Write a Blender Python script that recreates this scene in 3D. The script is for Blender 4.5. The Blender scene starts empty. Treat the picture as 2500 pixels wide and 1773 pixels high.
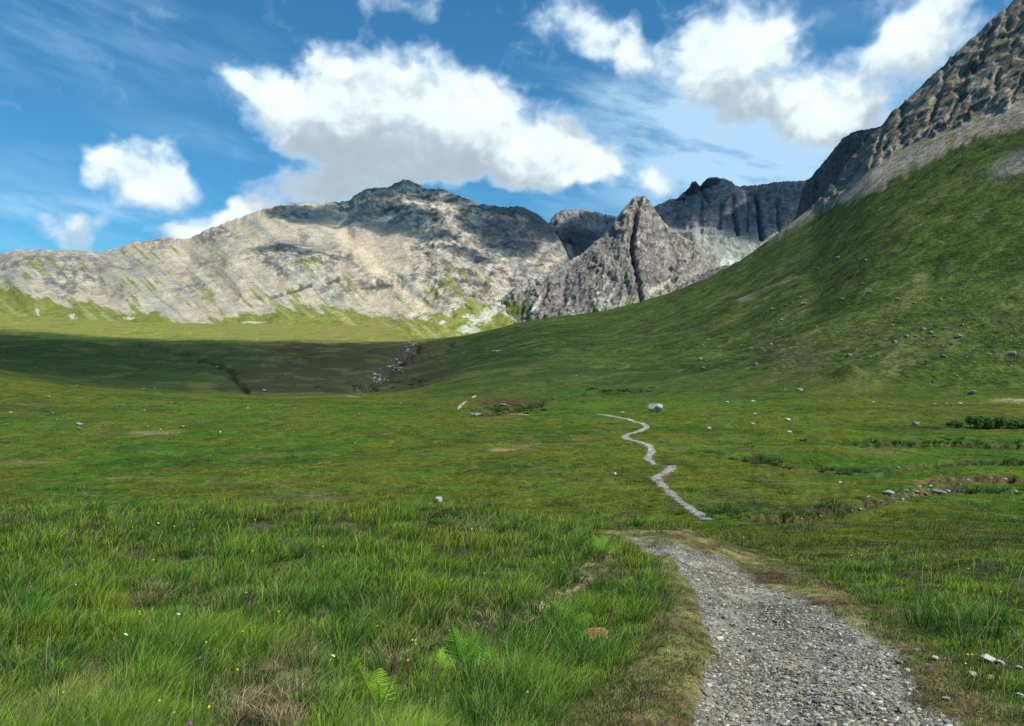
import bpy, math, random
import numpy as np
R = math.radians
rng = np.random.default_rng(7)
random.seed(7)

# ------------------------------------------------------------------ camera, sky, sun, exposure
sc = bpy.context.scene
C = sc.collection
F = 1944.0; CX = 1250.0; HZ = 930.0; EYE = 1.65      # focal length in photo pixels, horizon row, eye height
cd = bpy.data.cameras.new('camera'); cam = bpy.data.objects.new('camera', cd); C.objects.link(cam)
cd.sensor_width = 36; cd.lens = F / 2500 * 36; cd.shift_y = (HZ - 886.5) / 2500
cd.clip_start = 0.05; cd.clip_end = 30000
cam.location = (0, 0, EYE); cam.rotation_euler = (R(90), 0, 0)
sc.camera = cam
sc.view_settings.view_transform = 'Standard'; sc.view_settings.look = 'None'
sc.view_settings.exposure = 0.14; sc.view_settings.gamma = 1
sc.cycles.max_bounces = 5; sc.cycles.diffuse_bounces = 2; sc.cycles.volume_bounces = 1
sc.cycles.transparent_max_bounces = 48
SUN_EL, SUN_AZ = 50.0, 122.0                          # azimuth clockwise from the view direction
sv = (math.cos(R(SUN_EL)) * math.sin(R(SUN_AZ)), math.cos(R(SUN_EL)) * math.cos(R(SUN_AZ)), math.sin(R(SUN_EL)))
sd = bpy.data.lights.new('sun', 'SUN'); so = bpy.data.objects.new('sun', sd); C.objects.link(so)
sd.energy = 5.0; sd.angle = R(0.5); sd.color = (1.0, 0.95, 0.85)
from mathutils import Vector
so.rotation_euler = Vector(sv).to_track_quat('Z', 'Y').to_euler()

class NT:
    def __init__(s, nt): s.nt = nt; s.l = nt.links
    def n(s, t, **k):
        nd = s.nt.nodes.new(t)
        for a, b in k.items(): setattr(nd, a, b)
        return nd
    def put(s, sock, v):
        if isinstance(v, bpy.types.NodeSocket): s.l.new(v, sock)
        elif v is not None: sock.default_value = v
    def m(s, op, a, b=None, c=None, clamp=False):
        nd = s.n('ShaderNodeMath', operation=op, use_clamp=clamp)
        s.put(nd.inputs[0], a); s.put(nd.inputs[1], b)
        if c is not None: s.put(nd.inputs[2], c)
        return nd.outputs[0]
    def vm(s, op, a, b=None):
        nd = s.n('ShaderNodeVectorMath', operation=op); s.put(nd.inputs[0], a)
        if b is not None: s.put(nd.inputs[1], b)
        return nd.outputs[0]
    def noise(s, vec, scale, detail=4, rough=0.5, dist=0.0):
        nd = s.n('ShaderNodeTexNoise'); s.put(nd.inputs['Vector'], vec)
        nd.inputs['Scale'].default_value = scale; nd.inputs['Detail'].default_value = detail
        nd.inputs['Roughness'].default_value = rough; nd.inputs['Distortion'].default_value = dist
        return nd
    def mr(s, v, a, b, c=0.0, d=1.0, smooth=True):
        nd = s.n('ShaderNodeMapRange'); nd.clamp = True
        if smooth: nd.interpolation_type = 'SMOOTHSTEP'
        s.put(nd.inputs[0], v); nd.inputs[1].default_value = a; nd.inputs[2].default_value = b
        nd.inputs[3].default_value = c; nd.inputs[4].default_value = d
        return nd.outputs[0]
    def mixc(s, f, a, b, bt='MIX'):
        nd = s.n('ShaderNodeMix', data_type='RGBA', blend_type=bt); s.put(nd.inputs[0], f)
        s.put(nd.inputs[6], a); s.put(nd.inputs[7], b); return nd.outputs[2]

# blobs of the cloud field: cx, cy, rx, ry, rotation (deg), weight -- in 1/1944 rad of azimuth / elevation, the origin straight ahead
def pxdir(x, y):
    az = math.atan((x - CX) / F); el = math.atan((HZ - y) / F * math.cos(az))
    return az * F, el * F
CLOUDS = [(690, 275, 140, 85, 28, .9), (860, 250, 180, 105, 0, .9), (1040, 270, 220, 125, 5, 1.0), (1220, 330, 200, 110, 18, .9),
          (1370, 375, 130, 62, 10, .8), (1455, 385, 100, 50, 8, .75), (930, 380, 220, 80, 0, .8), (1150, 400, 280, 55, 3, .8), (790, 390, 100, 80, 30, .6),
          (800, 140, 80, 42, 15, .5), (870, 465, 130, 50, -10, .7), (610, 215, 85, 26, 28, .7),
          (355, 432, 112, 64, 10, 1.1), (240, 380, 36, 44, 60, .7), (340, 500, 80, 24, 0, .35), (520, 545, 100, 45, -25, .9), (660, 475, 110, 42, -15, .7),
          (180, 552, 88, 36, -10, .95), (20, 500, 50, 60, 0, .25), (10, 610, 50, 26, 0, .35), (430, 590, 60, 24, 0, .6), (600, 515, 70, 34, -20, .7),
          (985, 8, 110, 34, 0, .55), (1430, 50, 120, 52, 10, .62), (1500, 110, 130, 46, 25, .5), (1640, 170, 160, 70, 28, .55), (1800, 80, 120, 90, 10, .9), (1830, 170, 170, 85, 10, .62), (1960, 200, 120, 56, 0, .45),
          (1830, 270, 220, 66, 18, .55), (2010, 290, 150, 62, 15, .6), (2240, 70, 130, 120, -30, .66), (2320, -10, 140, 90, -30, .6), (2130, 190, 150, 76, -20, .5), (2080, 300, 120, 60, 0, .42),
          (1600, 440, 56, 52, 20, .75), (1940, 450, 240, 20, -4, .6), (1500, 440, 120, 26, 0, .3), (1330, 425, 110, 26, 0, .35)]
VEILS = [(100, 60, 420, 120, 0, .40), (130, 510, 200, 26, -3, .6), (1720, 320, 340, 120, 8, 1.2), (1900, 400, 380, 110, 0, 1.0), (1950, 250, 260, 90, 0, .7), (2000, 60, 300, 60, 0, .12), (1450, 510, 400, 60, 0, .45),
         (600, 350, 300, 40, 3, .3), (150, 450, 260, 70, 0, .35), (1350, 130, 60, 90, 0, .15), (1550, 250, 260, 60, 15, .4), (200, 570, 400, 60, 0, .3)]
w = bpy.data.worlds.new('World'); sc.world = w; w.use_nodes = True
nt = w.node_tree; nt.nodes.clear(); K = NT(nt)
def nishita(K):
    sky = K.n('ShaderNodeTexSky', sky_type='NISHITA'); sky.sun_disc = False
    sky.sun_elevation = R(SUN_EL); sky.sun_rotation = R(SUN_AZ); sky.air_density = 1.0; sky.dust_density = 0.6; sky.ozone_density = 2.0
    return sky, K.mixc(1.0, sky.outputs[0], SKY_TINT + (1,), 'MULTIPLY')
SKY_TINT = (0.28, 0.74, 0.92); SKY_STRENGTH = 0.13
out = K.n('ShaderNodeOutputWorld')
sky_tex, skc = nishita(K)
bg1 = K.n('ShaderNodeBackground'); K.l.new(skc, bg1.inputs[0]); bg1.inputs[1].default_value = SKY_STRENGTH
K.l.new(bg1.outputs[0], out.inputs[0])

# ------------------------------------------------------------------ numpy noise and small helpers
def _h(ix, iy, s):
    h = (ix.astype(np.int64) * 374761393 + iy.astype(np.int64) * 668265263 + s * 974634777) & 0xffffffff
    h = ((h ^ (h >> 13)) * 1274126177) & 0xffffffff
    return (h ^ (h >> 16)) & 0xffff
ANG = np.linspace(0, 2 * np.pi, 65537)[:-1]; CA = np.cos(ANG).astype(np.float32); SA = np.sin(ANG).astype(np.float32)
def gn(x, y, s=0):
    xi = np.floor(x); yi = np.floor(y); fx = (x - xi).astype(np.float32); fy = (y - yi).astype(np.float32)
    def g(dx, dy):
        h = _h(xi + dx, yi + dy, s); return CA[h] * (fx - dx) + SA[h] * (fy - dy)
    u = fx * fx * fx * (fx * (fx * 6 - 15) + 10); v = fy * fy * fy * (fy * (fy * 6 - 15) + 10)
    a = g(0, 0); b = g(1, 0); c = g(0, 1); d = g(1, 1)
    return (a + (b - a) * u + (c - a) * v + (a - b - c + d) * u * v) * 1.5
def fbm(x, y, o=4, s=0, k=0.5, ridge=False):
    t = 0; am = 1; tot = 0
    for i in range(o):
        n = gn(x * 2 ** i + 17.3 * i, y * 2 ** i - 9.1 * i, s + i)
        t = t + am * ((1 - 2 * np.abs(n)) if ridge else n); tot += am; am *= k
    return t / tot
def cells(x, y, s=0):
    """Worley cells: the nearest cell's random height and the distance to its border"""
    xi = np.floor(x); yi = np.floor(y); f1 = np.full(x.shape, 9., np.float32); f2 = f1.copy(); val = np.zeros(x.shape, np.float32)
    for i in (-1, 0, 1):
        for j in (-1, 0, 1):
            hx = _h(xi + i, yi + j, s) / 65536.; hy = _h(xi + i, yi + j, s + 77) / 65536.
            d = np.hypot(xi + i + hx - x, yi + j + hy - y).astype(np.float32); m = d < f1
            f2 = np.where(m, f1, np.minimum(f2, d)); val = np.where(m, _h(xi + i, yi + j, s + 33) / 65536., val); f1 = np.where(m, d, f1)
    return val, f2 - f1
def ss(x, a, b):
    t = np.clip((x - a) / (b - a), 0, 1); return t * t * (3 - 2 * t)
def lerp(a, b, t): return a + (b - a) * t
def mixcol(c, col, m): return c + (np.array(col, np.float32) - c) * m[..., None]
def pdist(x, y, pts, ax=1.0, ay=1.0):
    """distance to a polyline, and the running parameter 0..1 along it"""
    best = np.full(x.shape, 1e9); par = np.zeros(x.shape); n = len(pts) - 1
    for i in range(n):
        (x0, y0), (x1, y1) = pts[i], pts[i + 1]; dx, dy = (x1 - x0) * ax, (y1 - y0) * ay
        t = np.clip((((x - x0) * ax) * dx + ((y - y0) * ay) * dy) / (dx * dx + dy * dy + 1e-9), 0, 1)
        d = np.hypot((x - x0) * ax - t * dx, (y - y0) * ay - t * dy)
        m = d < best; best = np.where(m, d, best); par = np.where(m, (i + t) / n, par)
    return best, par
def inpoly(x, y, pts):
    ins = np.zeros(x.shape, bool); n = len(pts)
    for i in range(n):
        x0, y0 = pts[i]; x1, y1 = pts[(i + 1) % n]
        if y0 == y1: continue
        c = ((y0 > y) != (y1 > y)) & (x < (x1 - x0) * (y - y0) / (y1 - y0) + x0); ins ^= c
    return ins
def blob(x, y, cx, cy, rx, ry, rot=0):
    a = R(rot); dx, dy = x - cx, y - cy; u = dx * math.cos(a) + dy * math.sin(a); v = -dx * math.sin(a) + dy * math.cos(a)
    return np.exp(-((u / rx) ** 2 + (v / ry) ** 2))

def smat(o, label=None, cat=None, group=None, kind=None):
    if label: o['label'] = label
    if cat: o['category'] = cat
    if group: o['group'] = group
    if kind: o['kind'] = kind
    return o
def link(name, me, mat=None, parent=None, loc=None):
    o = bpy.data.objects.new(name, me); C.objects.link(o)
    if mat is not None and me is not None and not me.materials: me.materials.append(mat)
    if parent is not None: o.parent = parent
    if loc is not None: o.location = loc
    return o
def mesh_np(name, co, faces, cols=None, smooth=True, extra=None):
    """co (n,3); faces: list of int arrays (m,3) or (m,4)"""
    me = bpy.data.meshes.new(name); co = np.ascontiguousarray(co, np.float32)
    me.vertices.add(len(co)); me.vertices.foreach_set('co', co.ravel())
    if not isinstance(faces, (list, tuple)): faces = [faces]
    li = np.concatenate([f.ravel() for f in faces]).astype(np.int32)
    lt = np.concatenate([np.full(len(f), f.shape[1], np.int32) for f in faces])
    ls = np.concatenate([[0], np.cumsum(lt)[:-1]]).astype(np.int32)
    me.loops.add(len(li)); me.loops.foreach_set('vertex_index', li)
    me.polygons.add(len(lt)); me.polygons.foreach_set('loop_start', ls)
    me.update(calc_edges=True)
    me.polygons.foreach_set('use_smooth', np.full(len(lt), smooth, bool))
    if cols is not None:
        a = me.color_attributes.new('Col', 'FLOAT_COLOR', 'POINT')
        c4 = np.ones((len(co), 4), np.float32); c4[:, :3] = cols; a.data.foreach_set('color', c4.ravel())
    if extra:
        for k, v in extra.items():
            a = me.attributes.new(k, 'FLOAT', 'POINT'); a.data.foreach_set('value', v.astype(np.float32).ravel())
    me.validate() if False else None
    me.update()
    return me
def grid_faces(nr, nc):
    i = np.arange(nr * nc).reshape(nr, nc)
    return np.stack([i[:-1, :-1], i[:-1, 1:], i[1:, 1:], i[1:, :-1]], -1).reshape(-1, 4)
def sub_mesh(name, co, faces, sel, cols, extra=None):
    f = faces[sel]; used = np.unique(f); mp = np.full(len(co), -1, np.int64); mp[used] = np.arange(len(used))
    return mesh_np(name, co[used], mp[f], cols[used], True, {k: v.ravel()[used] for k, v in (extra or {}).items()})

# ------------------------------------------------------------------ materials
def pmat(name):
    m = bpy.data.materials.new(name); m.use_nodes = True; t = NT(m.node_tree); b = m.node_tree.nodes['Principled BSDF']
    b.inputs['Roughness'].default_value = 0.9; b.inputs['Specular IOR Level'].default_value = 0.15
    return m, t, b
def land_mat(name, scales, amp, bumps, spec=0.03, bs=(1, 1, 1)):
    """vertex colour carries the kinds of ground; noises of several real sizes break it up; bumps = (scale, strength, distance, voronoi?)"""
    m, t, b = pmat(name); b.inputs['Specular IOR Level'].default_value = spec
    at = t.n('ShaderNodeAttribute', attribute_name='Col'); geo = t.n('ShaderNodeNewGeometry'); pos = geo.outputs['Position']
    c = at.outputs['Color']
    for (s, a, ysc) in scales:
        mp = t.n('ShaderNodeMapping'); t.l.new(pos, mp.inputs[0]); mp.inputs['Scale'].default_value = (1, ysc, 1)
        n = t.noise(mp.outputs[0], s, 5, 0.65)
        v = t.mr(n.outputs[0], 0.34, 0.66, 1 - a, 1 + a, False)
        vv = t.n('ShaderNodeCombineColor'); [t.l.new(v, vv.inputs[i]) for i in range(3)]
        c = t.mixc(1.0, c, vv.outputs[0], 'MULTIPLY')
    t.l.new(c, b.inputs['Base Color']); nrm = None
    for (s, st, dist, vor) in bumps:
        bmp = t.n('ShaderNodeMapping'); t.l.new(pos, bmp.inputs[0]); bmp.inputs['Scale'].default_value = bs
        if vor:
            nd = t.n('ShaderNodeTexVoronoi', feature='DISTANCE_TO_EDGE'); t.l.new(pos, nd.inputs['Vector']); nd.inputs['Scale'].default_value = s; h = t.mr(nd.outputs[0], 0, .12, 0, 1)
        else:
            h = t.noise(bmp.outputs[0], s, 6, 0.68).outputs[0]
        bp = t.n('ShaderNodeBump'); bp.inputs['Strength'].default_value = st; bp.inputs['Distance'].default_value = dist
        t.l.new(h, bp.inputs['Height'])
        if nrm is not None: t.l.new(nrm, bp.inputs['Normal'])
        nrm = bp.outputs[0]
    if nrm is not None: t.l.new(nrm, b.inputs['Normal'])
    return m
M_GROUND = land_mat('moor_turf', [(0.35, .28, 1), (1.6, .38, 1), (7.0, .35, 1), (34.0, .35, 1)], 1, [(1.2, .8, .6, 0), (9.0, .6, .07, 0), (70, .5, .008, 0)])
M_HILL = land_mat('hillside_turf_and_crag', [(0.02, .18, 1), (0.12, .38, 1), (0.6, .5, 1)], 1, [(0.05, .6, 6, 0), (0.3, .7, 1.6, 0)])
M_MOUNT = land_mat('mountain_rock_and_scree', [(0.01, .12, .6), (0.05, .22, .4), (0.2, .3, .4)], 1, [(0.012, .6, 22, 0), (0.06, .8, 7, 0)], .03, (1, .4, 1))
M_SCREE = land_mat('mountain_scree', [(0.01, .12, .5), (0.05, .18, .25), (0.2, .26, .2), (.6, .18, .2)], 1, [(0.04, .45, 7, 0), (.2, .25, 1.0, 0)], .03, (1, .22, .8))
def rock_mat(name, col, dark, light, scale=3.0, bump=.03):
    m, t, b = pmat(name); tcn = t.n('ShaderNodeTexCoord'); p = tcn.outputs['Object']
    oi = t.n('ShaderNodeObjectInfo')
    n = t.noise(p, scale, 8, 0.7); n2 = t.noise(p, scale * 5, 5, 0.6)
    c = t.mixc(t.mr(n.outputs[0], .3, .7), dark + (1,), col + (1,))
    c = t.mixc(t.mr(n2.outputs[0], .52, .68), c, light + (1,))
    v = t.mr(oi.outputs['Random'], 0, 1, .8, 1.2, False); vv = t.n('ShaderNodeCombineColor'); [t.l.new(v, vv.inputs[i]) for i in range(3)]
    c = t.mixc(1.0, c, vv.outputs[0], 'MULTIPLY')
    t.l.new(c, b.inputs['Base Color'])
    bp = t.n('ShaderNodeBump'); bp.inputs['Strength'].default_value = .8; bp.inputs['Distance'].default_value = bump; t.l.new(n.outputs[0], bp.inputs['Height'])
    t.l.new(bp.outputs[0], b.inputs['Normal'])
    return m
M_ROCK = rock_mat('grey_gabbro', (.22, .205, .18), (.10, .095, .085), (.38, .36, .31), 1.5, .12)
M_PALE = rock_mat('pale_lichened_rock', (.38, .365, .32), (.17, .16, .14), (.60, .57, .50), 1.2, .1)
M_WHITE = rock_mat('white_quartz', (.52, .49, .42), (.28, .26, .22), (.74, .71, .64), 6, .01)
M_STONE = rock_mat('path_stone', (.29, .27, .225), (.15, .14, .115), (.44, .42, .36), 14, .005)
M_ORANGE = rock_mat('ochre_sandstone', (.44, .24, .075), (.30, .16, .05), (.55, .33, .12), 9, .006)
def col_mat(name, transl=0.0, rough=.6, spec=.25):
    m, t, b = pmat(name); b.inputs['Roughness'].default_value = rough; b.inputs['Specular IOR Level'].default_value = spec * .6
    at = t.n('ShaderNodeAttribute', attribute_name='Col'); t.l.new(at.outputs['Color'], b.inputs['Base Color'])
    if transl:
        tr = t.n('ShaderNodeBsdfTranslucent'); t.l.new(at.outputs['Color'], tr.inputs[0]); mx = t.n('ShaderNodeMixShader'); mx.inputs[0].default_value = transl
        t.l.new(b.outputs[0], mx.inputs[1]); t.l.new(tr.outputs[0], mx.inputs[2]); t.l.new(mx.outputs[0], m.node_tree.nodes['Material Output'].inputs[0])
    return m
M_BLADE = col_mat('grass_blade', .35, .55, .2)
M_LEAF = col_mat('leaf', .3, .6, .2)
def flat_mat(name, col, transl=0.0):
    m, t, b = pmat(name); p = t.n('ShaderNodeTexCoord').outputs['Object']; n = t.noise(p, 60, 3, .6)
    c = t.mixc(t.mr(n.outputs[0], .3, .7), tuple(x * .75 for x in col) + (1,), tuple(min(1, x * 1.15) for x in col) + (1,)); t.l.new(c, b.inputs['Base Color']); return m
M_YEL = flat_mat('yellow_petal', (.85, .68, .02)); M_PURPLE = flat_mat('purple_petal', (.35, .08, .38)); M_COTTON = flat_mat('cotton_tuft', (.86, .87, .86)); M_STEM = flat_mat('green_stem', (.10, .20, .04))

# ------------------------------------------------------------------ sky: the part of the dome ahead, with its clouds, 9 km away
SA_ = np.radians(np.concatenate([np.linspace(-75, -36, 120, endpoint=False), np.linspace(-36, 36, 1150, endpoint=False), np.linspace(36, 75, 120)]))
SE_ = np.radians(np.concatenate([np.linspace(-3, 2, 12, endpoint=False), np.linspace(2, 28, 450, endpoint=False), np.linspace(28, 60, 120)]))
A_, E_ = np.meshgrid(SA_, SE_); ax_ = A_ * F; ey_ = -E_ * F
def bsum(blobs, x, y):
    t = 0
    for (cx, cy, rx, ry, rot, wt) in blobs:
        a, e = pxdir(cx, cy); r = R(rot); dx, dy = x - a, y + e
        u = (dx * math.cos(r) + dy * math.sin(r)) / (rx * 1.25); v = (-dx * math.sin(r) + dy * math.cos(r)) / (ry * 1.25)
        t = t + np.clip(1 - u * u - v * v, 0, None) * wt
    return t
def cfield(ox, oy, det=7):
    x = ax_ + ox; y = ey_ - oy
    wx = fbm(x / 150, y / 120, 4, 201, .55) * 62; wy = fbm(x / 150, y / 120, 4, 211, .55) * 50
    n = fbm(x / 105 + wy / 120, y / 90 + wx / 120, det, 221, .57)
    return np.minimum(bsum(CLOUDS, x + wx, y + wy), 1.7) + n * .85, n
c0, cn0 = cfield(0, 0); c1, cn1 = cfield(9, 22, 6); c2, _ = cfield(22, 85, 4); c3, _ = cfield(34, 170, 3)
cden = ss(c0, .10, 1.0)
c4_, _ = cfield(10, 45, 5)
lum = .84 - .12 * ss(c4_, .3, 1.5) - .34 * ss(c2, .35, 1.6) - .80 * ss(c3, -.1, 1.2) + np.clip((cn0 - cn1) * .5, -.2, .2) + fbm(ax_ / 170, ey_ / 110, 3, 231) * .22 + .28 * ss(c0, .5, 1.7)
lum = (.5 + .5 * np.tanh((lum - .55) * 2.1))[..., None]
ccol = np.array((.38, .475, .55)) * (1 - lum) + np.array((.93, 1.05, 1.06)) * lum
ccol = lerp(np.array((.50, .68, .88)), ccol, ss(c0, .3, 1.25)[..., None])
vn = fbm((ax_ * .97 + ey_ * .24) / 260, (ey_ * .97 - ax_ * .24) / 60, 6, 241, .6)
veil = np.clip(bsum(VEILS, ax_, ey_) * (ss(vn, -.45, .45) * .7 + .3 * ss(ax_, 150, 500)), 0, 1) * .8
Rd = 9000.0
dco = np.stack([np.sin(A_) * np.cos(E_) * Rd, np.cos(A_) * np.cos(E_) * Rd, np.sin(E_) * Rd + EYE], -1).reshape(-1, 3)
md = bpy.data.materials.new('sky_and_cloud'); md.use_nodes = True; md.node_tree.nodes.clear(); K = NT(md.node_tree)
mo = K.n('ShaderNodeOutputMaterial'); em = K.n('ShaderNodeEmission'); geo = K.n('ShaderNodeNewGeometry')
st_, skc = nishita(K); K.l.new(K.vm('MULTIPLY', geo.outputs['Incoming'], (-1, -1, -1)), st_.inputs['Vector']) if 'Vector' in st_.inputs else None
sk2 = K.n('ShaderNodeVectorMath', operation='SCALE'); K.l.new(skc, sk2.inputs[0]); sk2.inputs['Scale'].default_value = SKY_STRENGTH
ac = K.n('ShaderNodeAttribute', attribute_name='Col'); ad = K.n('ShaderNodeAttribute', attribute_name='dens'); av = K.n('ShaderNodeAttribute', attribute_name='veil')
col = K.mixc(av.outputs['Fac'], sk2.outputs[0], (0.50, 0.75, 0.97, 1)); col = K.mixc(ad.outputs['Fac'], col, ac.outputs['Color'])
K.l.new(col, em.inputs[0]); K.l.new(em.outputs[0], mo.inputs[0]); md.cycles.emission_sampling = 'NONE'
DOME = (dco, grid_faces(*A_.shape), ccol.reshape(-1, 3), {'dens': cden, 'veil': veil})
smat(link('sky', mesh_np('sky', DOME[0], DOME[1], DOME[2], True, DOME[3]), md), kind='structure')

# ------------------------------------------------------------------ ground: one perspective-spaced height field over moor, valley and hillside
KY = [0.6, 2, 3.5, 5.1, 7, 9.2, 13, 17, 20, 26, 35, 45, 52, 60, 78, 100, 120, 150, 190, 240, 280, 320, 380, 450, 550, 650, 750, 900, 1050, 1300, 1700]
def zy(z, Y): return HZ - z / Y * F
near_left = [-1.66, -1.78, -1.95, -2.15, -2.35, -2.5, -2.75, -2.98, -3.2, -4.3, -7, -9, -9.25, -9.3, -9.1, -8.6, -7.7]
near_mid = [-1.66, -1.8, -2.0, -2.2, -2.45, -2.7, -3.0, -3.32, -3.62, -4.75, -7, -9, -9.25, -9.3, -9.1, -8.6, -7.7]
near_right = [-1.7, -1.85, -2.05, -2.3, -2.55, -2.8, -3.3, -3.9, -4.45, -5.6, -7, -8.3, -9.1, -9.3, -9.2, -8.7, -7.8]
silh = [(1000, 836), (1136, 812), (1246, 787), (1349, 768), (1464, 752), (1560, 728), (1650, 698), (1700, 678), (1745, 653), (1823, 609), (1919, 531), (1993, 474), (2035, 425), (2063, 378), (2095, 325), (2124, 295), (2286, 139), (2426, -1), (2560, -130), (3000, -480), (4200, -1300)]
sx, sy = zip(*silh)
far = {-2500: [1010, 950, 880, 850, 850, 845, 830, 800, 770, 750, 740, 730, 715, 700],
       0: [1010, 975, 925, 902, 905, 900, 890, 868, 845, 826, 804, 797, 782, 765],
       150: [1011, 982, 948, 932, 935, 925, 905, 878, 853, 835, 815, 806, 790, 772],
       300: [1013, 987, 962, 948, 950, 940, 915, 885, 860, 843, 826, 815, 798, 780],
       600: [1015, 990, 973, 965, 968, 950, 925, 893, 868, 850, 833, 820, 805, 785],
       850: [1015, 992, 975, 967, 968, 958, 930, 898, 872, 852, 834, 822, 808, 792],
       1000: [1015, 992, 974, 963, 955, 942, 917, 890, 866, 850, 836, 826, 812, 800]}
cols_u, cols_v = [], []
for u in [-2500, 0, 150, 300, 600, 850, 1000]:
    cols_u.append(u); cols_v.append([zy(z, Y) for z, Y in zip(near_left, KY)] + far[u])
for u in [1136, 1246, 1349, 1464, 1560, 1650, 1745, 1823, 1919, 1993, 2063, 2124, 2286, 2426, 2560, 3000, 4200]:
    s = float(np.interp(u, sx, sy)); nr = near_mid if u < 1700 else near_right
    if u < 1300: nr = near_left
    k = float(np.clip((u - 1650) / 180, 0, 1)); k0 = float(np.clip((u - 1136) / 300, 0, 1))
    nr = [lerp(lerp(a, b, k0), c, k) for a, b, c in zip(near_left, near_mid, near_right)]
    zs = (HZ - s) / F * 1000.0
    v = [zy(z, Y) for z, Y in zip(nr, KY)]
    for Y in KY[17:]:
        if Y <= 240: zz = np.interp(Y, [150, 190, 240], [-6.5, -5.8, -4.6 + max(0, (u - 1500) * 0.002)])
        elif Y <= 1000: zz = lerp(-4.6 + max(0, (u - 1500) * 0.002), zs, ((Y - 240) / 760.) ** (1.12 if u > 1400 else 1.0))
        else:
            zz = zs * (1050 / 1000.) - 6 if Y == 1050 else zs - (Y - 1050) * (0.45 if u < 1800 else .25) - 10
            if Y == 1050: zz = zs - 4
        v.append(zy(zz, Y))
    cols_u.append(u); cols_v.append(v)
CU = np.array(cols_u, float); CV = np.array(cols_v)                      # (cols, knots)
GY = np.concatenate([np.geomspace(0.7, 40, 330, endpoint=False), np.geomspace(40, 290, 470, endpoint=False), np.geomspace(290, 1200, 440, endpoint=False), np.geomspace(1200, 1700, 30)])
GU = np.concatenate([np.linspace(-2500, -400, 40, endpoint=False), np.linspace(-400, -60, 45, endpoint=False), np.arange(-60, 2560, 4.0), np.linspace(2560, 2900, 45, endpoint=False), np.linspace(2900, 4200, 40)])
lk = np.log(KY); lg = np.log(GY)
# knots -> rows (z interpolated, smooth), then columns -> GU
def smooth1(a, n, axis):
    k = np.hanning(n * 2 + 3)[1:-1]; k /= k.sum(); pad = [(0, 0)] * a.ndim; pad[axis] = (n, n)
    b = np.pad(a, pad, mode='edge'); return np.apply_along_axis(lambda r: np.convolve(r, k, 'valid'), axis, b)
zc = (HZ - CV) / F                                                        # z_eye / Y
tab = np.stack([np.interp(lg, lk, c) for c in zc])                        # cols x rows
tab = smooth1(tab, 13, 1)
T = np.stack([np.interp(GU, CU, tab[:, j]) for j in range(len(GY))])      # rows x cols
ssil = np.interp(GU, sx, sy, left=836)
T = np.apply_along_axis(lambda r: np.convolve(np.pad(r, 9, mode='edge'), np.hanning(21)[1:-1] / np.hanning(21)[1:-1].sum(), 'valid'), 1, T)
UU, YY = np.meshgrid(GU, GY); XX = (UU - CX) / F * YY
ZE = T * YY                                                               # height above the eye
PX = UU; PY = HZ - ZE / YY * F
cell = np.maximum(np.gradient(GY)[:, None] * np.ones_like(UU), 4 / F * YY)
def wn(wave, amp, seed, ridge=False, fx=1.0, o=2):
    n = fbm(XX / wave * fx, YY / wave, o, seed, .5, ridge); return n * amp * ss(wave / cell, 1.5, 4)
hillm = ss(UU, 1000, 1500) * ss(YY, 230, 420)
nz = wn(400, 1, 1) * 0
nz += wn(0.35, .03, 11) * (YY < 30) + wn(1.1, .10, 12) + wn(4, .12, 13) * ss(YY, 3, 10)
nz += wn(14, .45, 14) * ss(YY, 40, 90) + wn(45, 1.6, 15) * ss(YY, 150, 300)
nz += hillm * (wn(25, 1.1, 16) + wn(90, 2.6, 17)) + wn(70, 3.0, 18) * ss(YY, 320, 500) * (1 - hillm)
green_line = np.interp(GU, [1000, 1683, 1762, 1862, 2024, 2129, 2242, 2373, 2500, 2900, 4200], [700, 640, 630, 594, 506, 471, 406, 336, 306, 200, -200])[None, :]
rock_line = np.interp(GU, [1000, 1683, 1762, 1850, 1960, 2046, 2111, 2199, 2308, 2500, 2900, 4200], [680, 610, 625, 585, 515, 480, 419, 362, 314, 245, 120, -300])[None, :]
jit = fbm(PX / 60, PY / 25, 5, 31, .6) * 44
farm = (YY > 420)
rockm = ss(rock_line + jit - PY, -4, 8) * farm * (UU > 1700)
screem = ss(green_line + jit * .4 + fbm(PX / 14 + PY / 30, PY / 90, 3, 33) * 22 - PY, -14, 16) * farm * (UU > 1700)
# crag relief: tilted ledges, gullies falling down the face
strat = (PY - rock_line) + fbm(PX / 120, PY / 80, 3, 41) * 26
led = (np.abs(((strat / 31.) % 1.0) - .5) * 2); led2 = np.abs(((strat / 9.5 + .3) % 1.0) - .5) * 2
su_ = PX * .80 - PY * .6; sv_ = PX * .6 + PY * .8
crag = ss(led, .45, .95) * 12 + ss(led2, .4, .9) * 5 + fbm(su_ / 90, sv_ / 40, 3, 42, .5, True) * 14 + fbm(su_ / 16, sv_ / 7, 4, 43, .65) * 3
ri = np.where(GY > 430)[0][0]; ci = np.searchsorted(GU, 1700); blk = np.zeros_like(PX); edg = np.ones_like(PX)
wx_ = su_[ri:, ci:] + fbm(PX[ri:, ci:] / 20, PY[ri:, ci:] / 20, 3, 46) * 16; wy_ = sv_[ri:, ci:] + fbm(PX[ri:, ci:] / 20, PY[ri:, ci:] / 20, 3, 47) * 12
b1, e1_ = cells(wx_ / 70, wy_ / 15, 5); b2, e2_ = cells(wx_ / 22, wy_ / 8, 6)
blk[ri:, ci:] = b1 * 16 + b2 * 8; edg[ri:, ci:] = np.minimum(ss(e1_, 0, .10), .3 + .7 * ss(e2_, 0, .12)); bm_ = ss(fbm(su_ / 110, sv_ / 36, 4, 48), -.25, .25); blk *= bm_; edg = 1 - (1 - edg) * bm_; crag = crag + blk * .8
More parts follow.
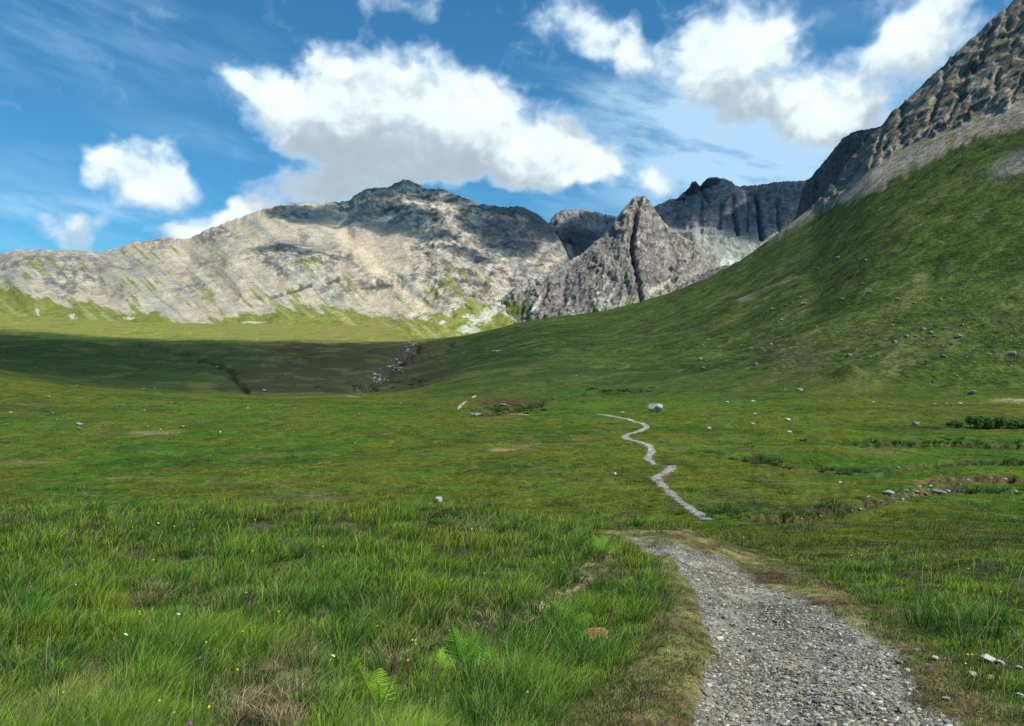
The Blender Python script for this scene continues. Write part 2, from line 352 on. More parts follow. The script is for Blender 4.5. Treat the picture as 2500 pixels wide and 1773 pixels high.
gl = fbm((PX + (PY - 300) * .35) / 60, PY / 170, 3, 44, .5, True)
crag -= ss(gl, .55, .9) * 16
for pts, wd, dp in [([(2310, 140), (2300, 215), (2275, 270)], 7, 16), ([(2425, 60), (2400, 130), (2375, 190)], 6, 14), ([(2205, 260), (2203, 330)], 5, 12), ([(2160, 290), (2140, 370), (2120, 430)], 6, 14),
                    ([(2205, 275), (2245, 262)], 14, 20), ([(2350, 190), (2395, 165)], 10, 16), ([(2118, 352), (2090, 400), (2052, 455)], 15, 34), ([(2490, 140), (2520, 130)], 12, 20)]:
    d, _ = pdist(PX, PY, pts); crag -= np.exp(-(d / wd) ** 2) * dp
CRAG = np.clip(crag, -40, 30) * rockm * .30
# water-worn channels and peat banks: points, half width in px, depth in m, Y range
CHAN = [([(330, 838), (470, 868), (560, 908), (600, 955)], 8, 2.6, 300, 850), ([(1012, 850), (975, 868), (950, 900), (915, 930), (870, 955)], 15, 7, 320, 760),
        ([(1100, 845), (1020, 880), (960, 900)], 6, 3, 300, 900),
        ([(1150, 1006), (1180, 1010), (1230, 1003), (1290, 985), (1340, 970)], 7, 1.6, 120, 300), ([(1340, 970), (1450, 958), (1560, 952)], 5, 1.4, 150, 420),
        ([(1840, 1268), (1960, 1264), (2050, 1245), (2130, 1228), (2190, 1207), (2250, 1200), (2330, 1192)], 9, 1.2, 42, 90),
        ([(2240, 1178), (2300, 1168), (2400, 1166), (2470, 1170)], 6, .9, 50, 110), ([(1840, 1114), (1880, 1128), (1925, 1142)], 5, .8, 60, 140),
        ([(2100, 1168), (2180, 1150), (2260, 1138), (2420, 1132)], 4, .7, 60, 140), ([(2050, 1080), (2200, 1084), (2330, 1082), (2480, 1088)], 6, 1.0, 70, 220)]
CHD = []
for pts, wd, dp, y0, y1 in CHAN:
    d, par = pdist(PX, PY, pts, 1.0, 1.25 if y1 < 320 else 1.6); d = d + fbm(PX / 14, PY / 6, 3, 50) * wd * .8
    g = np.exp(-(d / wd) ** 2) * (YY > y0) * (YY < y1); CHD.append(g); nz -= g * dp
# low knoll and dark hollow on the apron
nz += blob(PX, PY, 2075, 925, 40, 9) * 5 * (YY > 200) * (YY < 500)
near = YY < 23
PATH = [(1536, 1311), (1600, 1352), (1650, 1370), (1671, 1423), (1706, 1462), (1722, 1533), (1741, 1592), (1718, 1643), (1706, 1694), (1690, 1773), (1660, 2300), (1600, 4000), (4200, 4000), (3000, 2300), (2347, 1773), (2249, 1731), (2210, 1674), (2229, 1604), (2131, 1541), (2052, 1505), (1985, 1458), (1895, 1435), (1830, 1407), (1797, 1372), (1698, 1340), (1600, 1315)]
DIRT = [(1400, 1298), (1440, 1308), (1555, 1322), (1600, 1364), (1640, 1474), (1620, 1533), (1570, 1584), (1545, 1623), (1480, 1663), (1410, 1702), (1340, 1773), (900, 2300), (500, 4000), (5200, 4000), (3600, 2300), (2560, 1773), (2400, 1700), (2347, 1662), (2308, 1620), (2249, 1574), (2182, 1540), (2111, 1500), (2091, 1458), (2013, 1415), (1883, 1368), (1836, 1329), (1718, 1293), (1600, 1290)]
jx = fbm(XX * 2.2, YY * 2.2, 4, 61) * 60 + fbm(XX * 12, YY * 12, 2, 62) * 26; jy = jx * .45
kx_ = np.where(PX > np.interp(PY, [1310, 1400, 1540, 1773], [1560, 1720, 1920, 2020]), 1.5, .55); pathm = inpoly(PX + jx * kx_, PY + jy * kx_, PATH) & near
dirtm = inpoly(PX + jx * 1.2, PY + jy, DIRT) & near
def soft(m, n):
    a = m.astype(float); k = np.ones(2 * n + 1) / (2 * n + 1)
    a = np.apply_along_axis(lambda r: np.convolve(np.pad(r, n, mode='edge'), k, 'valid'), 0, a); return np.apply_along_axis(lambda r: np.convolve(np.pad(r, n, mode='edge'), k, 'valid'), 1, a)
rn = YY[:, 0] < 24
pathS = np.zeros_like(PX); dirtS = np.zeros_like(PX); nr_ = int(rn.sum())
pathS[:nr_] = soft(pathm[:nr_], 2); dirtS[:nr_] = soft(dirtm[:nr_], 3)
bank = np.zeros_like(PX)
d, _ = pdist(PX, PY, [(1490, 1370), (1400, 1430), (1300, 1500), (1210, 1570), (1150, 1620)], 1, 1); bank = np.exp(-((d + fbm(XX * 3, YY * 3, 3, 64) * 26) / 20) ** 2) * near      # worn ditch between the tussocks
nz -= bank * .10 * ss(fbm(XX * 2.5, YY * 2.5, 3, 65), -.4, .3) + pathS * .05
nz += pathS * (wn(.12, .012, 66) + wn(.5, .02, 67))
ZE = ZE + nz; ZW = ZE + EYE
co = np.stack([XX - CRAG * .25, YY - CRAG * .8, ZW + CRAG * .3], -1).reshape(-1, 3)
lY = np.log(GY)
def zt(x, y):
    x = np.asarray(x, float); y = np.asarray(y, float)
    u = np.interp(CX + F * x / y, GU, np.arange(len(GU))); v = np.interp(y, GY, np.arange(len(GY)))
    i = np.clip(v.astype(int), 0, len(GY) - 2); j = np.clip(u.astype(int), 0, len(GU) - 2); a = v - i; b = u - j
    return (ZW[i, j] * (1 - a) * (1 - b) + ZW[i + 1, j] * a * (1 - b) + ZW[i, j + 1] * (1 - a) * b + ZW[i + 1, j + 1] * a * b)
def gsample(A, x, y):
    u = np.interp(CX + F * x / y, GU, np.arange(len(GU))); v = np.interp(y, GY, np.arange(len(GY)))
    return A[np.clip(np.round(v).astype(int), 0, len(GY) - 1), np.clip(np.round(u).astype(int), 0, len(GU) - 1)]
PYW = HZ - ZE / YY * F
def at(px, py, ymin=0, ymax=1e9):
    """first point of the ground that the photograph shows at this pixel"""
    j = int(np.clip(np.searchsorted(GU, px), 1, len(GU) - 1)); col = lerp(PYW[:, j - 1], PYW[:, j], (px - GU[j - 1]) / (GU[j] - GU[j - 1]))
    ok = np.where((col <= py) & (GY >= ymin) & (GY <= ymax))[0]
    i = ok[0] if len(ok) else int(np.argmin(np.abs(col - py) + 1e6 * ((GY < ymin) | (GY > ymax))))
    if i > 0 and len(ok) and col[i - 1] > py: Y = lerp(GY[i - 1], GY[i], (col[i - 1] - py) / (col[i - 1] - col[i] + 1e-9))
    else: Y = GY[i]
    X = (px - CX) / F * Y
    return Vector((X, float(Y), float(zt(X, Y))))

# ---- ground colours (albedo)
G_DEEP = (.034, .080, .010); G_OLIVE = (.092, .115, .014); G_BRIGHT = (.052, .135, .014); G_BROWN = (.075, .064, .028); G_STRAW = (.26, .21, .10); PEAT = (.045, .028, .017)
n1 = fbm(XX / 26, YY / 26, 5, 71); n2 = fbm(XX / 9, YY / 7, 4, 72); n3 = fbm(XX / 2.2, YY / 2.2, 3, 73); n4 = fbm(XX / 80, YY / 70, 4, 74)
n5 = fbm((XX * .8 + YY * .6) / 60, (YY * .8 - XX * .6) / 14, 4, 75)
c = np.zeros(PX.shape + (3,), np.float32) + np.array(G_OLIVE, np.float32)
c = mixcol(c, G_DEEP, ss(n1 + n2 * .5, -.12, .28) * .85)
c = mixcol(c, G_BRIGHT, ss(n2 + n4, .0, .34) * .65)
c = mixcol(c, G_BROWN, ss(n2 - n4 * .6 + n3 * .4, .1, .45) * .55)
c = mixcol(c, (.15, .15, .03), ss(n3 + n2, .25, .6) * .4)
mh = ss(YY, 180, 290)
hc = np.zeros_like(c) + np.array((.070, .100, .022), np.float32)
hc = mixcol(hc, (.044, .072, .018), ss(n5 + n4 * .5, -.1, .35) * .9)
hc = mixcol(hc, (.115, .118, .038), ss(fbm((XX * .7 + YY * .7) / 120, (YY * .7 - XX * .7) / 22, 4, 76), .08, .4) * .75)
hc = mixcol(hc, (.075, .06, .036), ss(fbm(XX / 70, YY / 60, 4, 77), .14, .45) * .45)
hc = mixcol(hc, (.16, .165, .06), ss(fbm((XX * .7 + YY * .7) / 26, (YY * .7 - XX * .7) / 7, 4, 176, .65), .16, .42) * .6)
hc = mixcol(hc, (.030, .05, .014), ss(fbm((XX * .8 + YY * .6) / 18, (YY * .8 - XX * .6) / 7, 4, 177, .65), .16, .42) * .6)
hc = mixcol(hc, (.050, .10, .022), .6 * (blob(PX, PY, 2080, 632, 70, 16) + blob(PX, PY, 1900, 640, 60, 14) + blob(PX, PY, 1780, 870, 150, 20) * .6 + blob(PX, PY, 1380, 870, 160, 18) * .5 + blob(PX, PY, 2440, 660, 120, 20) * .5))
hc = mixcol(hc, (.19, .18, .09), ss(blob(PX, PY, 1880, 700, 130, 8, -22) + blob(PX, PY, 2240, 670, 50, 14) * .8 + blob(PX, PY, 1830, 730, 30, 9) + fbm(PX / 22, PY / 6, 3, 78) * .5, .45, .95) * .8)
c = c + (hc - c) * (mh * ss(UU, 900, 1150))[..., None]
dk = ss(YY, 290, 330) * (1 - ss(UU, 1000, 1180))
dc = np.zeros_like(c) + np.array((.062, .088, .026), np.float32)
dc = mixcol(dc, (.082, .070, .038), ss(UU + n1 * 300 + (PY - 900) * 1.0, 480, 640) * .85)
dc = mixcol(dc, (.05, .10, .02), ss(n1 + n4, .05, .4) * .5 * (1 - ss(UU, 500, 700)))
dc = mixcol(dc, (.14, .145, .045), ss(fbm(XX / 30, YY / 40, 5, 79, .6), .02, .3) * .7); dc = mixcol(dc, (.035, .05, .016), ss(fbm(XX / 12, YY / 18, 4, 179, .6), .1, .35) * .6)
dc = mixcol(dc, (.20, .215, .045), ss(YY, 860, 960) * .95); dc = mixcol(dc, (.13, .15, .035), ss(YY, 860, 960) * ss(fbm(XX / 40, YY / 60, 5, 180, .65), .05, .3) * .7); dc = mixcol(dc, (.36, .32, .17), ss(YY, 860, 960) * ss(fbm(XX / 14, YY / 40, 4, 181, .6), .25, .45) * .6)
dc = mixcol(dc, (.22, .19, .07), ss(YY, 880, 1000) * ss(n4 + n1 * .6 + ss(UU, 400, 1000) * .2, .05, .4) * .7)
c = c + (dc - c) * dk[..., None]
for g, col, k in [(CHD[0], PEAT, .35), (CHD[1] * ss(fbm(PX / 8, PY / 5, 3, 51), -.1, .3), (.10, .085, .065), .8), (CHD[2], (.10, .085, .05), .4), (CHD[3], (.06, .045, .022), .9), (CHD[4], (.03, .05, .012), .7), (CHD[5], (.07, .05, .035), 1), (CHD[6], (.10, .055, .035), 1), (CHD[7], (.06, .035, .02), .9), (CHD[8], (.05, .035, .02), .8), (CHD[9], (.035, .034, .014), .7)]:
    c = mixcol(c, col, np.clip(g ** .6 * k * 1.25 * (1 + n3), 0, 1))
mid = (YY > 40) * (YY < 320)
for (x, y, rx, ry, col, k) in [(1225, 1097, 55, 4, G_STRAW, .9), (1290, 1088, 30, 3, G_STRAW, .8), (2470, 978, 45, 6, (.3, .25, .12), .9), (370, 1058, 55, 5, G_STRAW, .7), (1240, 985, 70, 12, (.075, .05, .03), .8), (60, 1125, 80, 6, G_STRAW, .5), (300, 1170, 40, 4, G_STRAW, .5),
                               (760, 1215, 90, 9, (.12, .10, .06), .7), (2150, 1100, 60, 8, (.17, .15, .05), .6), (2350, 1045, 180, 8, (.03, .05, .015), .5), (1630, 1155, 10, 22, (.16, .09, .05), .8), (2080, 1150, 80, 12, (.05, .13, .03), .8), (1800, 1240, 130, 14, (.035, .075, .018), .7), (1960, 1240, 100, 10, (.045, .04, .02), .6), (1450, 958, 120, 5, (.035, .11, .02), .8)]:
    c = mixcol(c, col, np.clip(blob(PX, PY, x, y, rx, ry) * k * 1.4 * (1 + n3 * 1.2), 0, 1) * mid)
PEATM = np.zeros_like(PX)
for pts, wd, col, k in [([(2225, 1178), (2300, 1168), (2400, 1164), (2480, 1172)], 4.5, (.12, .07, .045), .95), ([(1836, 1112), (1880, 1126), (1925, 1142)], 4, (.07, .042, .026), .95), ([(1700, 1098), (1735, 1102), (1770, 1110)], 3, (.05, .035, .02), .8),
                        ([(2095, 1170), (2190, 1150), (2270, 1138), (2420, 1132), (2500, 1130)], 2.5, (.035, .03, .014), .9), ([(1880, 1271), (1960, 1268), (2040, 1254), (2110, 1238), (2170, 1220), (2240, 1207)], 4, (.04, .032, .02), .95),
                        ([(2160, 1222), (2220, 1205), (2290, 1197), (2350, 1196)], 8, (.15, .115, .085), .85), ([(2020, 1078), (2150, 1084), (2330, 1082), (2500, 1088)], 4, (.038, .036, .014), .7), ([(1190, 1008), (1240, 1004), (1290, 990), (1350, 972)], 4, (.04, .035, .02), .9), ([(1330, 972), (1450, 958), (1560, 953)], 2, (.03, .04, .014), .8), ([(2080, 1040), (2200, 1043), (2300, 1046)], 2.5, (.03, .035, .014), .7)]:
    d, _ = pdist(PX, PY, pts); d = d + fbm(PX / 12, PY / 5, 3, 151) * wd * 1.6
    wd = wd * 1.45; g = ss(d, wd, wd * .35) * k * mid; PEATM = np.maximum(PEATM, g); c = mixcol(c, col, g)
for s_, cl, sd in [(1.7, (.13, .15, .03), 152), (5, (.03, .055, .012), 153), (3.2, (.10, .08, .04), 154)]:
    c = mixcol(c, cl, ss(fbm(XX / s_, YY / s_ / 1.6, 4, sd, .65) * ss(s_ / cell, 1, 2.5), .12, .4) * .55 * mid)
c = c * (1 - np.array((.22, .18, .16)) * (mh * ss(UU, 900, 1150))[..., None])
# crag and scree on the hillside
sc_c = np.zeros_like(c) + np.array((.29, .25, .195), np.float32)
sc_c = mixcol(sc_c, (.20, .19, .06), ss(fbm((PX * .5 + PY * .5) / 16, (PY - PX * .62) / 60, 3, 81), .12, .35) * .7)
sc_c = mixcol(sc_c, (.17, .16, .14), ss(fbm(PX / 30, PY / 30, 4, 82), .0, .4) * .7)
rk = np.zeros_like(c) + np.array((.225, .203, .165), np.float32)
rk = mixcol(rk, (.06, .054, .046), ss(fbm(su_ / 80, sv_ / 14, 6, 83, .68), .04, .26) * .8)
rk = mixcol(rk, (.32, .30, .25), ss(fbm(su_ / 12, sv_ / 5, 4, 84, .7), .10, .34) * .7)
rk = mixcol(rk, (.20, .17, .05), ss(fbm((PX + PY * .4) / 14, PY / 60, 3, 85), .22, .42) * .7)
rk = mixcol(rk, (.045, .04, .035), np.clip(ss(led, .8, .98) * .5 + ss(gl, .7, .95) * .3 + (1 - edg) * .6 * ss(n1 + n2, -.4, .2), 0, 1)); rk *= (.8 + .4 * blk / 24)[..., None]
c = c + (sc_c - c) * screem[..., None]; c = c + (rk - c) * rockm[..., None]
c = mixcol(c, (.2, .19, .17), np.clip(blob(PX, PY, 2480, 400, 60, 22, -25) * 1.1 * (YY > 400), 0, 1) * .8)
# near turf, worn earth and gravel
nt_ = ss(YY, 34, 22)
nc = np.zeros_like(c) + np.array((.040, .055, .014), np.float32)
nc = mixcol(nc, (.12, .10, .055), ss(fbm(XX * 1.1, YY * 1.1, 4, 86), .0, .35) * .6)
c = c + (nc - c) * nt_[..., None]
e1 = fbm(XX * 2.0, YY * 2.0, 4, 87); e2 = fbm(XX * 9, YY * 9, 3, 88)
ec = np.zeros_like(c) + np.array((.17, .16, .055), np.float32)
ec = mixcol(ec, (.10, .058, .034), ss(fbm(XX * 1.3, YY * .9, 5, 187, .6), .10, .30) * .85); ec = mixcol(ec, (.11, .13, .035), ss(-e1 + e2 * .5, .05, .3) * .75); ec = mixcol(ec, (.26, .22, .12), ss(e2, .12, .4) * .5)
for (x, y, rx, ry) in [(2230, 1690, 75, 30), (2340, 1735, 80, 34), (2170, 1590, 60, 16), (2010, 1465, 70, 14), (1880, 1405, 60, 12), (1740, 1335, 60, 8), (1690, 1312, 60, 6), (1500, 1700, 50, 18), (1640, 1550, 40, 14)]:
    ec = mixcol(ec, (.085, .048, .028), np.clip(blob(PX, PY, x, y, rx, ry) * 1.3 * (1 + e1 * 1.5), 0, 1) * .85 * near)
c = c + (ec - c) * dirtS[..., None]
pc = np.zeros_like(c) + np.array((.21, .195, .155), np.float32)
pc = mixcol(pc, (.105, .09, .07), ss(e1 + e2 * .6, .0, .35) * .75); pc = mixcol(pc, (.31, .305, .29), ss(fbm(XX * 20, YY * 20, 3, 89), .05, .4) * .7)
c = c + (pc - c) * pathS[..., None]
c = mixcol(c, (.30, .235, .13), np.clip(bank * ss(fbm(XX * 3, YY * 3, 3, 90), -.2, .2), 0, 1))
for (x, y, rx, ry, col, k) in [(660, 1720, 110, 60, (.10, .06, .035), .9), (700, 1640, 60, 25, (.3, .25, .15), .8), (960, 1610, 45, 40, (.09, .05, .03), .8), (60, 1760, 80, 40, (.2, .17, .09), .7), (240, 1710, 60, 50, (.16, .14, .07), .6)]:
    c = mixcol(c, col, np.clip(blob(PX, PY, x, y, rx, ry) * k * 1.3 * (1 + e1), 0, 1) * near)
colv = np.clip(c, .004, .9).reshape(-1, 3)
faces = grid_faces(*PX.shape)
fm = lambda A: A.ravel()[faces].mean(1)
f_path = fm(pathS) > .5
hl = (UU - np.interp(YY, [230, 320, 450, 650, 1000, 1700], [2400, 1500, 1080, 1010, 990, 900]))
f_hill = (fm(hl) > 0) & (fm(YY) > 240)
ground = smat(link('ground', sub_mesh('ground', co, faces, ~f_path & ~f_hill, colv), M_GROUND), kind='structure')
smat(link('path', sub_mesh('path', co, faces, f_path, colv), M_GROUND), kind='structure')
smat(link('hillside', sub_mesh('hillside', co, faces, f_hill, colv), M_HILL), kind='structure')

# ------------------------------------------------------------------ mountains
def mountain(name, u0, u1, du, nt_rows, crest, base, Y0, Y1, relief, colour, power=1.0, mat=None, back=900, rk_=.32):
    us = np.arange(u0, u1 + .1, du); ts = np.linspace(0, 1, nt_rows)
    cx_, cy_ = zip(*crest); bx_, by_ = zip(*base)
    cr = np.interp(us, cx_, cy_); bs = np.interp(us, bx_, by_)
    cj = fbm(us / 16, us * 0 + 3.3, 4, len(name) * 7, .6) * 6 + fbm(us / 5, us * 0 + 1.3, 2, len(name) * 5, .6) * 2
    y0 = np.interp(us, *zip(*Y0)); y1 = np.interp(us, *zip(*Y1))
    U, Tt = np.meshgrid(us, ts); py = lerp(bs[None], cr[None], Tt) + cj[None] * ss(Tt, .86, 1.0)
    Yd = lerp(y0[None], y1[None], Tt ** power)
    Z = (HZ - py) / F * Yd
    D = relief(U, py, Tt) * rk_                                                  # metres, outwards
    fade = ss(Tt, 1.0, .93)
    X = (U - CX) / F * Yd
    Yd2 = Yd - D * 1.0 * fade; Z2 = Z + D * .55 * lerp(.2, 1, fade)
    col = np.clip(colour(U, py, Tt, D), .01, .85)
    # the far side falls away behind the crest
    bk = []; cb = []
    for k in (0.02, 0.08, .25, .6, 1.0):
        bk.append(np.stack([X[-1] * (1 + k * back / y1), Yd2[-1] + k * back, Z2[-1] - k * back * .7], -1)); cb.append(col[-1])
    P3 = np.concatenate([np.stack([X, Yd2, Z2 + EYE], -1), np.array(bk) + np.array([0, 0, EYE])])
    c3 = np.concatenate([col, np.array(cb)])
    o = link(name, mesh_np(name, P3.reshape(-1, 3), grid_faces(P3.shape[0], P3.shape[1]), c3.reshape(-1, 3)), mat or M_MOUNT)
    return smat(o, kind='structure')

# left massif
L_CREST = [(-700, 560), (-300, 640), (-50, 626), (0, 620), (40, 611), (100, 612), (190, 613), (240, 619), (330, 592), (400, 580), (460, 582), (500, 562), (560, 540), (650, 511), (690, 499), (780, 496), (850, 492), (868, 474), (900, 460), (945, 457), (985, 442), (1010, 446), (1040, 463), (1070, 461), (1110, 475), (1160, 496), (1200, 504), (1240, 508), (1262, 503), (1290, 512), (1320, 530), (1345, 548), (1370, 590), (1400, 660), (1440, 700), (1500, 720)]
L_BASE = [(-700, 840), (0, 805), (400, 812), (850, 825), (950, 850), (1200, 860), (1500, 860)]
def l_relief(u, y, t):
    sh = u - (y - 500) * 1.05                                               # fall lines lean down to the right
    r = fbm(sh / 120, y / 300, 3, 101, .45, True) * 26 + fbm(u / 200, y / 140, 3, 102) * 130 + fbm(u / 30, y / 26, 4, 103, .55) * 9
    rocky = np.clip(ss(u, 900, 1100) + ss(y, 560, 500), 0, 1)
    r += rocky * (fbm(u / 40 + y / 50, y / 22, 5, 104, .58, True) * 42)
    cb, ce = cells((u + y * .5 + fbm(u / 30, y / 30, 3, 108) * 20) / 26, (y - u * .25 + fbm(u / 30, y / 30, 3, 109) * 14) / 12, 9); r += rocky * cb * 26
    r += (blob(u, y, 760, 650, 90, 30) + blob(u, y, 1150, 690, 60, 24) * 1.3 + blob(u, y, 950, 690, 60, 14)) * (22 + fbm(u / 12, y / 9, 4, 105, .6, True) * 28)
    d, _ = pdist(u, y, [(655, 724), (700, 712), (760, 702)]); r -= np.exp(-(d / 4) ** 2) * 18
    d, _ = pdist(u, y, [(1330, 520), (1350, 600), (1385, 680)]); r -= np.exp(-(d / 10) ** 2) * 50
    for pts in [[(820, 560), (880, 610), (940, 665), (975, 705), (1060, 775)]]:
        d, _ = pdist(u, y, pts); r -= np.exp(-(d / 18) ** 2) * 26
    r -= np.exp(-(pdist(u, y, [(1010, 470), (1060, 540), (1100, 600)])[0] / 26) ** 2) * 40
    return r * (.12 + .88 * ss(t, .08, .34))
def l_col(u, y, t, D):
    sh = u - (y - 500) * 1.1
    c = np.zeros(u.shape + (3,), np.float32) + np.array((.385, .335, .245), np.float32)
    st = fbm(sh / 30, y / 230, 4, 111, .5); st2 = fbm(sh / 45, y / 200, 3, 112)
    c = mixcol(c, (.27, .275, .24), ss(st2, .0, .35) * .8); c = mixcol(c, (.25, .205, .17), ss(st, .05, .4) * .3); c = mixcol(c, (.40, .365, .29), ss(-st, .08, .4) * .3)
    c = mixcol(c, (.20, .19, .165), ss(fbm(u / 8, y / 8, 4, 120, .65), .15, .36) * .5 * ss(fbm(u / 90, y / 50, 2, 220), -.2, .2)); c = mixcol(c, (.21, .20, .19), blob(u, y, 60, 660, 330, 36) * .6)
    rk = fbm(u / 28, y / 13, 5, 113, .68); area = fbm(u / 110, y / 60, 3, 114)
    rocky = np.clip(ss(area, -.05, .3) * .8 + ss(u, 980, 1120) * .8 + ss(y - np.interp(u, [700, 860, 1000, 1350], [490, 520, 560, 640]), 30, -30) + blob(u, y, 760, 650, 100, 35) + blob(u, y, 1150, 690, 65, 26) * 2 + blob(u, y, 940, 690, 70, 14) * 1.6 + blob(u, y, 140, 650, 160, 30) * .7, 0, 1)
    c = mixcol(c, (.14, .13, .12), rocky * ss(rk, -.02, .16) * .95)
    c = mixcol(c, (.43, .41, .35), rocky * ss(-rk, .02, .3) * .7)
    cb, ce = cells((u + y * .5 + fbm(u / 30, y / 30, 3, 108) * 20) / 26, (y - u * .25 + fbm(u / 30, y / 30, 3, 109) * 14) / 12, 9); c = mixcol(c, (.10, .10, .10), rocky * (1 - ss(ce, .02, .14)) * .6); c = c * (1 + rocky * (cb - .5) * .35)[..., None]
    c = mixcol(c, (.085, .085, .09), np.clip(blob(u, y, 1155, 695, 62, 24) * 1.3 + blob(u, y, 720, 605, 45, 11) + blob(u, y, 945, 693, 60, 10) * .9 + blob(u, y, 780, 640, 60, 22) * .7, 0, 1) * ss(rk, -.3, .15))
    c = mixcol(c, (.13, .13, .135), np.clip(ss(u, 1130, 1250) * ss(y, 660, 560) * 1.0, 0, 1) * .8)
    d, p = pdist(u, y, [(800, 545), (870, 600), (935, 660), (972, 702), (1060, 772), (1100, 800)]); wd = np.interp(p, [0, .3, .62, .7, .9, 1], [20, 40, 12, 10, 26, 30])
    c = mixcol(c, (.50, .41, .29), ss(d + fbm(u / 9, y / 9, 3, 115) * 10, wd, wd * .4) * .85)
    for pts, wd in [([(700, 480), (760, 560), (830, 600)], 9), ([(430, 600), (520, 700), (600, 780)], 10), ([(380, 700), (440, 760), (500, 800)], 13), ([(560, 640), (680, 740), (780, 790)], 9), ([(1090, 640), (1180, 690), (1260, 730)], 10)]:
        d, p = pdist(u, y, pts); c = mixcol(c, (.43, .38, .30), ss(d + st * 12, wd, wd * .3) * .6)
    gl = np.interp(u, [-700, 0, 40, 80, 190, 300, 400, 440, 480, 540, 600, 700, 850, 980, 1060, 1150, 1300], [700, 695, 705, 722, 742, 752, 768, 792, 795, 776, 768, 742, 745, 775, 770, 752, 790])
    g = ss(y - gl + st * 34 + fbm(u / 26, y / 16, 4, 116) * 18, -3, 7)
    g2 = ss(fbm(sh / 13, y / 70, 3, 117) + fbm(u / 60, y / 40, 2, 118) * .6 - np.abs(y - np.interp(u, [0, 300, 700, 1200], [650, 660, 720, 740])) / 260, .16, .26) * .85
    g = np.clip(np.maximum(g, g2 * (u < 1220)), 0, 1)
    gc = np.zeros_like(c) + np.array((.175, .19, .045), np.float32); gc = mixcol(gc, (.11, .13, .03), ss(rk, -.05, .3) * .6); gc = mixcol(gc, (.33, .31, .15), ss(st, .15, .45) * .5)
    c = c + (gc - c) * g[..., None]
    for (x, yy, rx, ry) in [(178, 776, 9, 8), (95, 765, 4, 9), (315, 778, 12, 4), (505, 805, 12, 3), (755, 800, 8, 3), (1010, 766, 12, 8), (1035, 775, 12, 6), (1150, 782, 18, 6), (1165, 790, 14, 3), (1110, 762, 14, 7), (620, 788, 25, 3), (1120, 745, 10, 6), (1080, 790, 8, 5)]:
        c = mixcol(c, (.48, .46, .38), ss(blob(u, y, x, yy, rx * 1.4, ry * 1.3) + fbm(u / 6, y / 4, 3, 121, .65) * .9, .55, .8) * .9)
    d, _ = pdist(u, y, [(1300, 700), (1230, 750), (1180, 785), (1130, 810)]); c = mixcol(c, (.44, .45, .40), ss(d + rk * 34, 16, 2) * .8)
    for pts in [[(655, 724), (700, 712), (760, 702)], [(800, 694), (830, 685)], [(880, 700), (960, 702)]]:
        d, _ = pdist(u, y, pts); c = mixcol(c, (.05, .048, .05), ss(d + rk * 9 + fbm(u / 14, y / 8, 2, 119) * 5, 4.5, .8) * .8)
    return c
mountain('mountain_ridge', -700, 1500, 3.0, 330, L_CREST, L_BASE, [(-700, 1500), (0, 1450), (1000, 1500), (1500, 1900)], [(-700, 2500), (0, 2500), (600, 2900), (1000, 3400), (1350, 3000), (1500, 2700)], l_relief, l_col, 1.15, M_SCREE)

# pyramid peak in the middle
P_CREST = [(1080, 850), (1130, 810), (1160, 780), (1200, 745), (1260, 705), (1330, 672), (1390, 640), (1420, 620), (1450, 596), (1490, 560), (1500, 545), (1510, 528), (1530, 503), (1545, 486), (1555, 482), (1566, 481), (1580, 487), (1592, 505), (1620, 545), (1660, 575), (1700, 600), (1750, 640), (1762, 660), (1768, 700), (1800, 740), (1900, 800)]
P_BASE = [(1080, 900), (1300, 890), (1500, 860), (1900, 860)]
GUL = [([(1558, 490), (1548, 540), (1542, 580), (1538, 620), (1546, 650), (1552, 690), (1562, 760)], 5.5, 75), ([(1590, 545), (1586, 575)], 3, 22), ([(1530, 600), (1527, 640)], 3, 24), ([(1380, 690), (1375, 760)], 5, 30), ([(1335, 720), (1320, 760)], 4, 24), ([(1440, 650), (1500, 700), (1470, 760)], 4, 22), ([(1700, 590), (1695, 620)], 3, 20), ([(1620, 560), (1650, 640), (1640, 700)], 5, 20), ([(1545, 640), (1528, 680), (1500, 740)], 4, 22), ([(1575, 500), (1568, 540)], 3, 26)]
def p_relief(u, y, t):
    r = fbm(u / 50, y / 45, 4, 121, .6, True) * 34 + fbm(u / 20, y / 9, 5, 122, .62, True) * 15 + fbm(u / 110, y / 120, 3, 123) * 70
    r += fbm((u + y * .5) / 22, (y - u * .5) / 60, 3, 124, .6, True) * 16 + (np.abs(((y + u * .12) / 17) % 1 - .5)) * 10
    r += cells((u + fbm(u / 20, y / 20, 3, 127) * 12) / 15, (y + u * .35 + fbm(u / 20, y / 20, 3, 128) * 10) / 20, 4)[0] * 26 + cells(u / 46 + 3, y / 60, 8)[0] * 30
    r += 60 * np.exp(-((u - np.interp(y, [480, 700, 860], [1600, 1480, 1440])) / 90) ** 2) * t
    for pts, wd, dp in GUL:
        d, _ = pdist(u + fbm(u / 9, y / 11, 2, 125) * 5, y, pts); r -= np.exp(-(d / wd) ** 2) * dp
    return r * ss(t, 0, .1)
